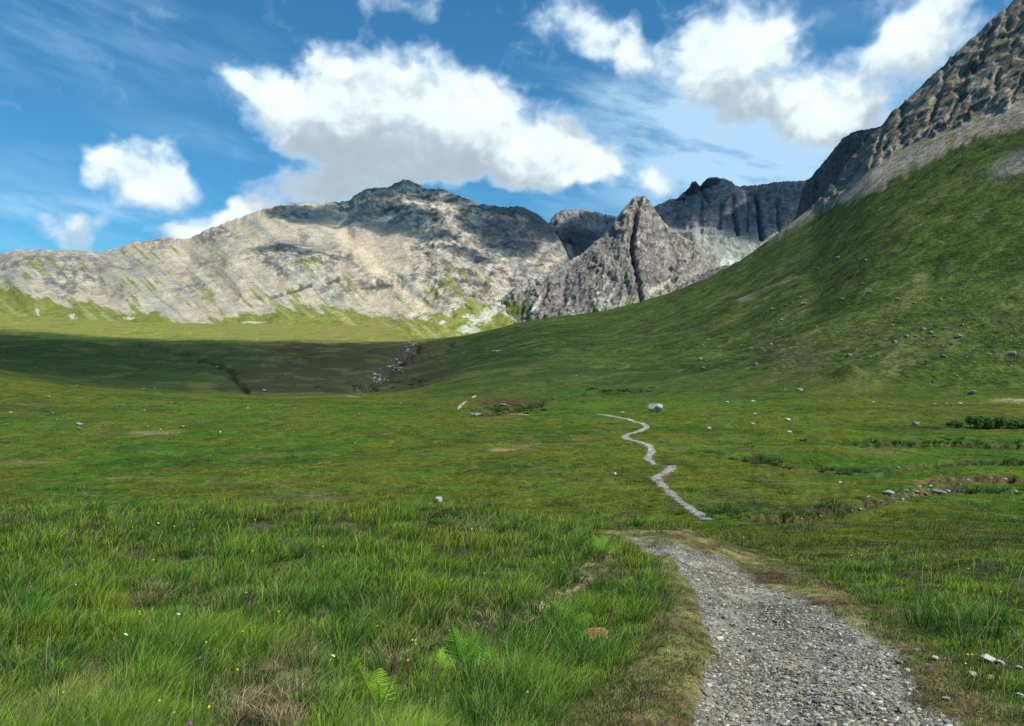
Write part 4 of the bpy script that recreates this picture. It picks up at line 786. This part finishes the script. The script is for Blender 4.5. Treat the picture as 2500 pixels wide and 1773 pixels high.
# ------------------------------------------------------------------ gravel
ico = bmesh.new(); bmesh.ops.create_icosphere(ico, subdivisions=1, radius=1); IV = np.array([v.co[:] for v in ico.verts]); IF = np.array([[v.index for v in f.verts] for f in ico.faces]); ico.free()
def pebbles(name, n, u0, u1, Ya, Yb, dens, size, pal, mat):
    u = rng.uniform(u0, u1, n); q = rng.uniform(0, 1, n); Y = 1 / (1 / Ya + q * (1 / Yb - 1 / Ya)); X = (u - CX) / F * Y; k = rng.random(n) < dens(X, Y); X, Y = X[k], Y[k]; n = len(X)
    r = size(X, Y, n); a = rng.uniform(0, 6.28, n); s3 = rng.uniform(.6, 1.25, (n, 1, 3)); s3[..., 2] *= .62
    V = IV[None] * (1 + rng.uniform(-.28, .28, (n, len(IV), 1))) * s3 * r[:, None, None]
    x = V[..., 0] * np.cos(a)[:, None] - V[..., 1] * np.sin(a)[:, None]; y = V[..., 0] * np.sin(a)[:, None] + V[..., 1] * np.cos(a)[:, None]
    P3 = np.stack([x + X[:, None], y + Y[:, None], V[..., 2] + (zt(X, Y) + r * .18)[:, None]], -1)
    pc = np.array(pal)[rng.integers(0, len(pal), n)] * rng.uniform(.7, 1.3, (n, 1)); cc = np.repeat(pc[:, None], len(IV), 1)
    f = (IF[None] + (np.arange(n) * len(IV))[:, None, None]).reshape(-1, 3)
    return smat(link(name, mesh_np(name, P3.reshape(-1, 3), f, np.clip(cc.reshape(-1, 3), .02, .8), False), mat), kind='stuff')
M_PEB = land_mat('gravel', [(60, .3, 1)], 1, [(90, .4, .004, 0)])
GP = [(.235, .22, .18), (.30, .285, .235), (.17, .158, .13), (.42, .40, .335), (.11, .10, .082), (.27, .225, .15)]
pebbles('gravel', 66000, 1480, 2590, 3.5, 22, lambda x, y: ss(gsample(pathS, x, y), .35, .9) * (1 - .65 * ss(fbm(x * 1.4, y * 1.1, 4, 288), .08, .3) * ss(x - .55 * y + 2.6, -.6, .6)), lambda x, y, n: (.0055 + .016 * rng.random(n) ** 3 + (rng.random(n) < .025) * .013) * (1 + .035 * (y - 4)), GP, M_PEB)
pebbles('gravel_scattered', 5000, 1300, 2590, 3.5, 22, lambda x, y: gsample(dirtS, x, y) * (1 - gsample(pathS, x, y)) * ss(x / y * F + CX, 1650, 1950) * .35, lambda x, y, n: (.006 + .012 * rng.random(n) ** 3) * (1 + .03 * (y - 4)), GP, M_PEB)

# ------------------------------------------------------------------ rocks
def rock_mesh(seed, boxy=.5, sub=3):
    bm = bmesh.new(); bmesh.ops.create_icosphere(bm, subdivisions=sub, radius=1.0); r = random.Random(seed)
    pl = [(Vector((r.gauss(0, 1), r.gauss(0, 1), r.gauss(0, 1))).normalized(), r.uniform(.50, .82)) for _ in range(9 + int(boxy * 6))]
    for v in bm.verts:
        for n_, d in pl:
            k = v.co.dot(n_) - d
            if k > 0: v.co -= n_ * k * .93
        v.co *= 1 + .05 * math.sin(v.co.x * 9 + seed) * math.cos(v.co.y * 8 + v.co.z * 7)
    bm.normal_update(); me = bpy.data.meshes.new('rock'); bm.to_mesh(me); bm.free()
    m = np.array([v.co[:] for v in me.vertices]); lo, hi = m.min(0), m.max(0); m = (m - (lo + hi) / 2) / ((hi - lo) / 2); me.vertices.foreach_set('co', m.astype(np.float32).ravel()); me.update()
    return me
RM = {}
for k, mt in (('g', M_ROCK), ('p', M_PALE), ('w', M_WHITE), ('s', M_STONE), ('o', M_ORANGE)):
    RM[k] = [rock_mesh(i * 13 + 5, .6 if k != 'w' else .3) for i in range(7)]
    for m_ in RM[k]: m_.materials.append(mt)
def rock(name, px, py, w, kind='g', hr=.6, dr=.8, label=None, cat='rock', group=None, yr=(0, 1e9), var=None, rot=None, sink=.24, tilt=0):
    p = at(px, py, *yr); s = w * .5 * p.y / F; me = random.choice(RM[kind]) if var is None else RM[kind][var]
    o = link(name, me); o.scale = (s, s * dr, s * hr); o.location = (p.x, p.y + s * dr * .3, p.z + s * hr * (1 - 2 * sink))
    o.rotation_euler = (random.uniform(-.12, .12), tilt + random.uniform(-.15, .15), random.uniform(0, 6.28) if rot is None else rot)
    return smat(o, label, cat, group)
def z2(x, y, ox=1700, oy=620, k=2.8625): return ox + x / k, oy + y / k
rock('boulder', 1600, 1007, 40, 'p', .62, .8, 'large pale boulder standing alone on the moor above the winding path', 'boulder', None, (120, 260), 2, 0.3, .1)
rock('rock', 1519, 1010, 12, 'w', .5, .8, 'small flat white rock between the top of the path and the large boulder', 'rock', None, (120, 260))
rock('boulder', 1227, 992, 20, 'g', .5, .8, 'dark grey boulder at the edge of the brown hollow on the moor', 'boulder', None, (120, 300))
rock('rock', 1502, 1160, 9, 'w', .9, .8, 'small round white stone in the green left of the path bend', 'rock', None, (42, 130))
rock('boulder', 1071, 1226, 22, 'p', .75, .8, 'whitish rounded stone behind the tall grass on the moor', 'boulder', None, (42, 130))
HILL = [(990, 25, 30), (1187, 38, 20), (848, 98, 18), (1158, 205, 22), (1220, 262, 30), (1185, 240, 18), (1180, 308, 18), (720, 303, 32), (750, 348, 40), (625, 355, 22), (665, 335, 22), (532, 382, 24), (695, 693, 32), (683, 762, 30), (525, 628, 26), (418, 768, 36), (48, 795, 30), (85, 595, 22), (45, 635, 22), (30, 735, 36), (140, 717, 16), (1018, 312, 26), (1410, 312, 28), (1450, 325, 16), (1708, 317, 26), (2020, 310, 20), (1525, 342, 24), (1370, 493, 20), (1430, 533, 24), (1590, 525, 34), (1640, 548, 30), (1475, 572, 26), (1538, 573, 24), (1663, 573, 28), (1583, 592, 20), (1390, 612, 30), (1437, 588, 20), (1720, 490, 20), (1738, 517, 22), (1678, 468, 16), (1785, 627, 24), (1720, 640, 22), (1545, 628, 22), (1620, 630, 16), (1265, 708, 26), (1216, 717, 18), (2053, 697, 22), (2085, 678, 30), (1612, 743, 30), (1660, 888, 30), (1625, 890, 18), (1080, 508, 16), (1970, 503, 20), (1900, 510, 16), (1955, 450, 22), (1885, 452, 16), (1925, 417, 20), (1745, 403, 16), (2010, 490, 18), (1860, 495, 26), (595, 458, 30), (575, 470, 20), (610, 448, 18), (385, 655, 22), (455, 655, 22), (470, 668, 18), (600, 742, 24), (672, 742, 20)]
HB = 'grey boulder strewn among others on the grassy hillside'
for x, y, w_ in HILL:
    a, b_ = z2(x, y); rock('boulder', a, b_ + 3, w_ / 2.6, 'g', random.uniform(.55, .8), .8, HB, 'boulder', 'boulders on the grassy hillside', (230, 1000))
for x, y, w_, kd, lab in [(1840, 585, 56, 'g', 'large dark boxy boulder at the right end of the boulder field on the hillside'), (1725, 722, 40, 'g', 'grey boulder with a pale top below the boulder field'), (1073, 718, 46, 'g', 'dark low boulder alone midway up the hillside'),
                          (2208, 712, 66, 'g', 'broad dark boulder near the right edge of the picture on the hillside'), (725, 958, 44, 'g', 'grey pointed boulder near a low knoll at the foot of the hillside'), (1930, 985, 70, 'g', 'low grey rock outcrop at the foot of the hillside'),
                          (1540, 1198, 52, 'g', 'dark rounded boulder left of the green bushes'), (2230, 645, 50, 'p', 'pale rock half sunk in the meadow by the right edge')]:
    a, b_ = z2(x, y) if y != 645 else z2(x, y, 1700, 980)
    rock('boulder', a, b_, w_ / 2.7, kd, .62, .8, lab, 'boulder', None, (45, 1000))
for x, y, w_ in [(622, 946, 16), (575, 1147, 24), (640, 1160, 44), (708, 1164, 18), (400, 1188, 36), (400, 1030, 28), (408, 1117, 24), (90, 1217, 34), (650, 1243, 34), (1745, 1050, 28), (1672, 1045, 18), (1845, 1045, 30), (2250, 1049, 26), (1380, 1120, 18), (1785, 630, 18), (2200, 607, 22), (215, 1038, 34), (1235, 1036, 26), (1212, 375, 10), (960, 762, 8), (395, 595, 8), (312, 633, 8), (2265, 628, 24), (500, 1172, 14), (893, 1172, 10)]:
    a, b_ = z2(x, y); rock('rock', a, b_ + 1, w_ / 2.8, 'w', .42, .8, 'white stone lying in the grass at the foot of the hillside', 'rock', 'white stones below the hillside', (60, 900))
for x, y, w_, kd in [(48, 417, 22, 'g'), (218, 347, 20, 'g'), (232, 418, 20, 'g'), (350, 470, 34, 'g'), (352, 489, 24, 'g'), (252, 449, 16, 'g'), (293, 449, 14, 'g'), (400, 450, 14, 'g'), (440, 492, 18, 'g'), (660, 482, 28, 'g'), (815, 482, 26, 'g'), (540, 387, 22, 'g'), (160, 212, 12, 'g'), (30, 470, 20, 'g'), (640, 310, 14, 'g'), (690, 308, 14, 'g')]:
    a, b_ = z2(x, y, 0, 780, 1.832); rock('boulder', a, b_ + 2, w_ / 1.9, kd, .6, .8, 'grey boulder among others on the open moor left of the stream', 'boulder', 'grey boulders on the left of the moor', (60, 900))
for x, y, w_ in [(718, 491, 10), (985, 503, 14), (1108, 396, 10), (1182, 316, 16), (1313, 500, 7), (1503, 510, 6), (1360, 345, 7), (1790, 374, 10), (1818, 374, 6), (1588, 552, 10), (1020, 652, 6), (645, 405, 10), (1278, 246, 7), (18, 178, 7), (345, 294, 8), (970, 212, 12), (1430, 645, 9)]:
    a, b_ = z2(x, y, 0, 780, 1.832); rock('rock', a, b_ + 1, w_ / 1.9, 'w', .5, .8, 'small pale stone lying on the moor left of the path', 'rock', 'pale stones on the moor', (45, 900))
for x, y, w_, kd, lab in [(1345, 650, 96, 'p', 'pale speckled slab leaning on the stream bank'), (1465, 628, 50, 'g', 'grey block beside the pale slab in the stream bed'), (1640, 598, 44, 'w', 'white quartz boulder in the stream bed'), (1700, 650, 120, 'g', 'long dark rock lying across the stream bed'), (1545, 640, 56, 'o', 'reddish brown rock in the stream bed'), (1205, 672, 36, 'w', 'small white stone on the bank left of the stream slab')]:
    a, b_ = z2(x, y, 1700, 980); rock('rock', a, b_, w_ / 2.8, kd, .4, .7, lab, 'rock', None, (45, 130))
for x, y, w_, kd in [(1565, 600, 24, 'w'), (1600, 655, 50, 'g'), (1150, 756, 26, 'p'), (870, 808, 30, 'p'), (1265, 605, 24, 'p'), (1375, 685, 40, 'g'), (1285, 705, 40, 'g'), (1210, 735, 30, 'g'), (1090, 770, 30, 'g'), (1440, 690, 36, 'p'), (1520, 668, 26, 'g'), (1800, 583, 16, 'w'), (1850, 585, 20, 'p'), (1900, 550, 18, 'w'), (1410, 470, 30, 'p'), (1170, 555, 20, 'o'), (735, 824, 20, 'p'), (1760, 632, 40, 'p'), (1620, 620, 20, 'w'), (1500, 605, 18, 'p'), (2160, 548, 30, 'p'), (1005, 570, 24, 'w'), (610, 458, 20, 'p')]:
    a, b_ = z2(x, y, 1700, 980); rock('rock', a, b_, w_ / 2.8, kd, .5, .8, 'stone lying along the little stream bed', 'rock', 'stones along the stream bed', (45, 130))
rr = random.Random(4)
for i in range(78):
    x0, y0, sx_, sy_ = rr.choice([(475, 550, 42, 26), (475, 550, 42, 26), (610, 420, 50, 34), (610, 430, 40, 30), (700, 305, 46, 18), (820, 245, 28, 14), (630, 480, 30, 12)])
    a, b_ = z2(rr.gauss(x0, sx_), rr.gauss(y0, sy_), 800, 780, 3.8167); rock('rock', a, b_, rr.uniform(3.5, 10.5), rr.choice('ppggw'), .7, .8, 'rock in the jumble filling the shaded ravine', 'rock', 'rocks of the shaded ravine', (290, 1100))
for x, y, w_ in [(1290, 290, 26), (1255, 310, 20), (1065, 385, 18), (1040, 355, 12), (1070, 360, 14), (1190, 345, 20), (910, 435, 10), (1560, 300, 60), (1600, 290, 30)]:
    a, b_ = z2(x, y, 800, 780, 3.8167); rock('rock', a, b_ + 1, w_ / 3.8, 'p', .35, .8, 'pale outcrop rock on the lower slope right of the ravine', 'rock', 'outcrops right of the ravine', (290, 1100))
k = 0
while k < 150:
    a = rr.choice([rr.uniform(1250, 2500), rr.uniform(1700, 2500), rr.gauss(2280, 110), rr.gauss(2420, 80)]); b_ = rr.choice([rr.uniform(620, 940), rr.gauss(820, 50)])
    if a > 2520: continue
    if b_ < float(np.interp(a, sx, sy)) + 30: continue
    rock('boulder', a, b_, rr.uniform(2.6, 5.2), rr.choice('gppp'), .6, .8, HB, 'boulder', 'boulders on the grassy hillside', (230, 1000)); k += 1

# ------------------------------------------------------------------ stones close by
for i, (x, y, w_, hr, lab) in enumerate([(1728, 1697, 34, .7, 'dark angular stone at the left edge of the gravel near the bottom'), (1771, 1511, 20, .6, 'grey stone on the gravel, the left of two close together'), (1790, 1527, 18, .5, 'small grey stone on the gravel just below another'), (2015, 1537, 28, .35, 'flat pale buff stone near the right side of the gravel'),
        (1742, 1765, 30, .5, 'pale flat stone at the bottom left corner of the gravel'), (1786, 1757, 32, .6, 'pale block at the bottom edge of the gravel'), (2205, 1742, 30, .7, 'dark grey stone near the bottom right of the gravel'), (2008, 1714, 36, .35, 'long pale stone lying low in the middle of the gravel')]):
    rock('stone', x, y, w_, 's', hr, .8, lab, 'stone', None, (3, 22))
for (x, y, w_) in [(1785, 1434, 14), (2057, 1530, 14), (1960, 1629, 22), (2050, 1722, 20), (2120, 1592, 14), (2080, 1622, 20), (1955, 1543, 16), (1830, 1748, 22), (1742, 1583, 16), (1700, 1744, 22), (2240, 1590, 16), (2200, 1620, 16), (2310, 1710, 20), (2170, 1660, 20), (1900, 1590, 14), (1880, 1690, 20), (2000, 1660, 26), (1950, 1760, 24), (2110, 1760, 22), (1840, 1640, 16), (2270, 1770, 26), (2120, 1690, 18), (1860, 1560, 13), (1660, 1318, 8), (1900, 1520, 12)]:
    rock('stone', x, y, w_, 's', random.uniform(.4, .6), .8, 'loose grey stone among the gravel of the path', 'stone', 'loose stones on the gravel path', (3, 22))
for (x, y, w_, lab) in [(2412, 1618, 40, 'largest white stone in the short grass right of the path'), (2442, 1624, 24, 'white stone touching the largest one beside the path'), (2378, 1653, 26, 'white stone nearest the path below the largest white stone'), (2420, 1660, 24, 'flat white stone below the largest white stone'), (2284, 1612, 20, 'grey white stone at the right verge of the path'), (2494, 1704, 20, 'white stone cut by the right edge near the bottom'), (2490, 1633, 14, 'tiny white stone by the right edge above the others')]:
    rock('stone', x, y, w_, 'w', .5, .8, lab, 'stone', None, (3, 22), None, None, .05)
p = at(1455, 1562, 4, 20); me = rock_mesh(99, .1); bm = bmesh.new(); bmesh.ops.create_cube(bm, size=2); bmesh.ops.bevel(bm, geom=bm.edges[:], offset=.28, segments=3, affect='EDGES'); bmesh.ops.subdivide_edges(bm, edges=bm.edges[:], cuts=2, use_grid_fill=True)
for v in bm.verts: v.co *= 1 + .035 * math.sin(v.co.x * 7 + v.co.z * 5) + .03 * math.cos(v.co.y * 9)
me = bpy.data.meshes.new('block'); bm.to_mesh(me); bm.free(); me.materials.append(M_ORANGE)
o = link('stone', me, None, None, (p.x, p.y, p.z + .055)); s_ = 28 * p.y / F; o.scale = (s_, s_ * .5, s_ * .45); o.rotation_euler = (-.1, -.04, .1)
smat(o, 'ochre squared stone block half hidden in grass left of the path', 'stone')

# ------------------------------------------------------------------ ferns, flowers, shrubs
def frond_mesh(L, n, seed, col, droop=.5, wid=.40):
    r = random.Random(seed); V = []; Fq = []; Cc = []
    def quad(a, b, c_, d, col_): i = len(V); V.extend([a, b, c_, d]); Fq.append((i, i + 1, i + 2, i + 3)); Cc.extend([col_] * 4)
    def P(t): return Vector((0, math.sin(t * droop) / droop * L * .45, L * (t - .28 * t * t)))
    for i in range(14):
        t0, t1 = i / 14, (i + 1) / 14; a, b = P(t0), P(t1); w_ = .006 * (1 - t0) + .001; quad(a - Vector((w_, 0, 0)), a + Vector((w_, 0, 0)), b + Vector((w_, 0, 0)), b - Vector((w_, 0, 0)), (.10, .13, .03))
    for i in range(n):
        t = .14 + .85 * i / n; base = P(t); T = (P(min(1, t + .02)) - P(t)).normalized(); l = L * wid * ((1 - t) ** .85 + .02) * (1.0 if t > .2 else .75) * r.uniform(.88, 1.08)
        for s_ in (-1, 1):
            dr = (Vector((s_, 0, 0)) + T * .45 + Vector((0, .1, -.12 + r.uniform(-.1, .1)))).normalized(); side = T
            m = 7
            for k in range(m):
                q0 = k / m; c0_ = base + dr * l * q0; c1_ = base + dr * l * (q0 + .9 / m); lw = L * .017 * (1 - q0 * .75) * (.5 + .5 * (1 - t)) + .0006; cc = tuple(x * r.uniform(.8, 1.25) for x in col)
                mid = (c0_ + c1_) * .5
                for e in (-1, 1): quad(c0_, mid + side * lw * e * .9, c1_ + side * lw * e * .75 + dr * l * .03, c1_, cc)
    return mesh_np('frond', np.array([v[:] for v in V]), np.array(Fq), np.array(Cc), False)
def fern(px, py, L, angs, col, label, yr=(3, 24), droop=1.0):
    p = at(px, py, *yr); root = smat(link('fern', None, None, None, p), label, 'fern')
    for i, (a, tl, k) in enumerate(angs):
        f = link('frond', frond_mesh(L * k, 17, i * 5 + int(px), col, droop), M_LEAF, root); f.rotation_euler = (R((-25, 18, -42, 8)[i % 4]), R(tl), R(a * 1.6)); f.scale = (.8, 1, .85)
    return root
YG = (.30, .50, .035); DG = (.16, .40, .025); MG = (.20, .40, .03)
fern(925, 1735, .60, [(6, 3, .8), (-10, -38, .8), (12, 44, .7), (100, -14, .6), (14, -64, .6), (-16, 20, .6)], YG, 'bright yellow green fern among dead grass near the bottom of the picture')
fern(1128, 1632, .66, [(10, 5, .9), (-20, -30, .8), (30, 34, .8), (150, -12, .8), (60, -52, .8), (-50, 55, .7), (200, 20, .8), (-10, 12, .7)], DG, 'darker bushy green fern at the lower end of the worn ditch')
fern(1072, 1645, .42, [(0, -8, .8), (30, 28, .7), (-30, -40, .7)], YG, 'small yellow green fern just left of the bushy dark one')
fern(1390, 1525, .55, [(0, 10, .9), (20, -30, .8), (-30, 42, .8), (150, -14, .8), (40, 60, .7)], DG, 'dark green fern beside the worn ditch, nearer the path', (3, 24))
fern(1475, 1352, .85, [(0, 5, .8), (30, -30, .7), (-30, 36, .7), (180, 12, .7)], MG, 'light green fern on the grass bank where the gravel begins', (8, 24))
def solid(name, verts, faces): me = bpy.data.meshes.new(name); me.from_pydata(verts, [], faces); me.update(); return me
def tube(name, h, r, bend=.03, n=5, m=5):
    V = []; Fc = []
    for i in range(m + 1):
        t = i / m
        for j in range(n): a = 2 * math.pi * j / n; V.append((bend * t * t + math.cos(a) * r * (1 - .4 * t), math.sin(a) * r * (1 - .4 * t), h * t))
    for i in range(m):
        for j in range(n): Fc.append((i * n + j, i * n + (j + 1) % n, (i + 1) * n + (j + 1) % n, (i + 1) * n + j))
    return solid(name, V, Fc)
def petals(name, R_, n=5):
    V = [(0, 0, 0)]; Fc = []
    for i in range(n):
        a = 2 * math.pi * i / n; b0, b1 = a - .5, a + .5; k = len(V)
        V += [(math.cos(b0) * R_ * .6, math.sin(b0) * R_ * .6, R_ * .18), (math.cos(b0 + .2) * R_, math.sin(b0 + .2) * R_, R_ * .45), (math.cos(b1 - .2) * R_, math.sin(b1 - .2) * R_, R_ * .45), (math.cos(b1) * R_ * .6, math.sin(b1) * R_ * .6, R_ * .18)]
        Fc += [(0, k, k + 1, k + 2), (0, k + 2, k + 3)]
    return solid(name, V, Fc)
ME_ST = tube('stem', .24, .0022); ME_ST.materials.append(M_STEM); ME_Y = petals('petals', .014); ME_Y.materials.append(M_YEL); ME_P = petals('petals', .014, 7); ME_P.materials.append(M_PURPLE)
bm = bmesh.new()
for i in range(7): puff(bm, (rr.gauss(0, .009), rr.gauss(0, .007), rr.gauss(0, .010)), (.011, .009, .013), i)
ME_C = bpy.data.meshes.new('cotton'); bm.to_mesh(ME_C); bm.free(); ME_C.materials.append(M_COTTON)
def flower(name, px, py, head, hname, label, cat, group, k=1.0):
    p = at(px, py + 40, 3, 26); hh = .24 * F / p.y; p = at(px, py + hh * .85, 3, 26); h = max(.10, min(.45, (HZ - py) / F * p.y + EYE - p.z))
    root = smat(link(name, None, None, None, p), label, cat, group); s_ = link('stem', ME_ST, None, root); s_.scale = (1, 1, h / .24)
    f = link(hname, head, None, root, (.03, 0, h)); q = .6 * k * max(1, p.y / 8); f.scale = (q, q, q); f.rotation_euler = (R(random.uniform(20, 60)), 0, random.uniform(-.6, .6)); return root
YL = [(z2(a, b, 0, 1250, 2.544)) for a, b in [(1575, 48), (813, 93), (939, 298), (1555, 240), (850, 620), (1710, 618), (1257, 808), (2030, 920), (1450, 980), (963, 1170), (1052, 1248), (1270, 1210), (368, 1120), (1487, 742), (848, 635), (1072, 90), (1995, 215)]]
YL += [(z2(a, b, 800, 1250, 2.544)) for a, b in [(957, 383), (505, 796), (523, 798), (527, 818), (475, 920), (1213, 1118), (738, 738), (290, 708), (1390, 316), (755, 425), (885, 105)]]
YL += [(z2(a, b, 1600, 1250, 2.544)) for a, b in [(1920, 886), (1945, 884), (1905, 942), (2132, 495), (2125, 665), (543, 160), (1935, 352), (1210, 270)]]
for x, y in YL: flower('buttercup', x, y, ME_Y, 'petals', 'small yellow wildflower on a thin stem in the long grass', 'flower', 'yellow wildflowers in the grass', 1.0)
flower('clover_flower', 479, 1606, ME_P, 'petals', 'tiny purple wildflower in the grass below the cotton grass', 'flower', None, 1.0)
flower('clover_flower', 452, 1765, ME_P, 'petals', 'tiny purple wildflower at the bottom edge of the grass', 'flower', None, 1.0)
for x, y, k, lab in [(429, 1500, 1.0, 'brightest white cotton grass head in the long grass'), (300, 1550, 1.0, 'drooping white cotton grass heads left of the brightest one'), (383, 1278, .8, 'white cotton grass head furthest back in the long grass'), (179, 1428, .6, 'tiny white cotton grass head near the left edge'), (805, 1602, .9, 'greyish cotton grass head beside a yellow flower'), (595, 1447, .6, 'small pale cotton grass head in the middle of the grass')]:
    flower('cotton_grass', x, y, ME_C, 'seed_tuft', lab, 'flower', None, k)
def shrub(px, py, w_px, hr, label, group, yr, seed, n=1500):
    p = at(px, py, *yr); W = w_px * .5 * p.y / F; H = W * hr; r_ = np.random.default_rng(seed); root = smat(link('shrub', None, None, None, p), label, 'bush', group)
    V = []; k = 9; cx_ = r_.uniform(-.75, .75, k); cy_ = r_.uniform(-.5, .5, k); cz_ = r_.uniform(.25, .68, k); rad = r_.uniform(.22, .42, k)
    j = r_.integers(0, k, n); d = r_.normal(0, 1, (n, 3)); d /= np.linalg.norm(d, axis=1)[:, None]; q = rad[j] * r_.uniform(.6, 1.08, n)
    cen = np.stack([(cx_[j] + d[:, 0] * q) * W, (cy_[j] + d[:, 1] * q) * W, np.abs(cz_[j] + d[:, 2] * q * .9) * H], -1)
    s_ = p.y * .0011 * r_.uniform(.7, 1.5, n); a = r_.normal(0, 1, (n, 3)); a /= np.linalg.norm(a, axis=1)[:, None]; b_ = np.cross(a, r_.normal(0, 1, (n, 3))); b_ /= np.linalg.norm(b_, axis=1)[:, None]
    P4 = np.stack([cen - a * s_[:, None], cen + b_ * s_[:, None] * .6, cen + a * s_[:, None], cen - b_ * s_[:, None] * .6], 1)
    cc = np.array((.075, .15, .030)) * r_.uniform(.5, 1.9, (n, 1)); cc = np.repeat(cc[:, None], 4, 1)
    link('foliage', mesh_np('foliage', P4.reshape(-1, 3), np.arange(n * 4).reshape(-1, 4), cc.reshape(-1, 3), False), M_LEAF, root)
    st = tube('stems', H * .6, W * .03); st.materials.append(M_STEM); link('trunk', st, None, root)
SH = 'leafy green bushes at the foot of the hillside'
for px, py, w_, hr, lab in [(2330, 1044, 34, 1.0, 'smallest leafy green bush at the left end of the row'), (2385, 1046, 56, 1.15, 'tall rounded green bush, second in the row from the left'), (2430, 1046, 60, 1.0, 'dense green bush in the middle of the row'), (2478, 1046, 56, .8, 'lower green bush towards the right edge'), (2525, 1046, 60, .8, 'green bush cut by the right edge of the picture')]:
    shrub(px, py, w_, hr, lab, SH, (100, 320), int(px), 1600)
shrub(2060, 1158, 40, .35, 'low bright green bush above the stream bend', None, (45, 130), 31, 700)
shrub(1915, 1258, 40, .3, 'low dark green bush on the bank left of the stream', None, (42, 90), 32, 1400)
shrub(1975, 1256, 28, .3, 'low green bush next to the stream mouth', None, (42, 90), 33, 1100)
# tuft of dead bleached grass right of the path
p = at(2362, 1520, 4, 20); n = 260; a = rng.uniform(0, 6.28, n); r = rng.uniform(0, .05, n); bx = p.x + np.cos(a) * r * 2; by = p.y + np.sin(a) * r
B = Blades(); h = rng.uniform(.03, .14, n); B.add(bx, by, h, np.cos(a) * rng.uniform(.05, .17, n), np.sin(a) * rng.uniform(.02, .1, n), np.full(n, .005), rng.uniform(-.9, .9, n), np.tile(A3(.42, .36, .2), (n, 1)), np.tile(A3(.62, .55, .36), (n, 1)) * rng.uniform(.7, 1.1, (n, 1)))
o = B.build('dry_grass_clump'); o['kind'] = 'thing'; smat(o, 'bleached clump of dead grass in the green meadow right of the path', 'grass clump')
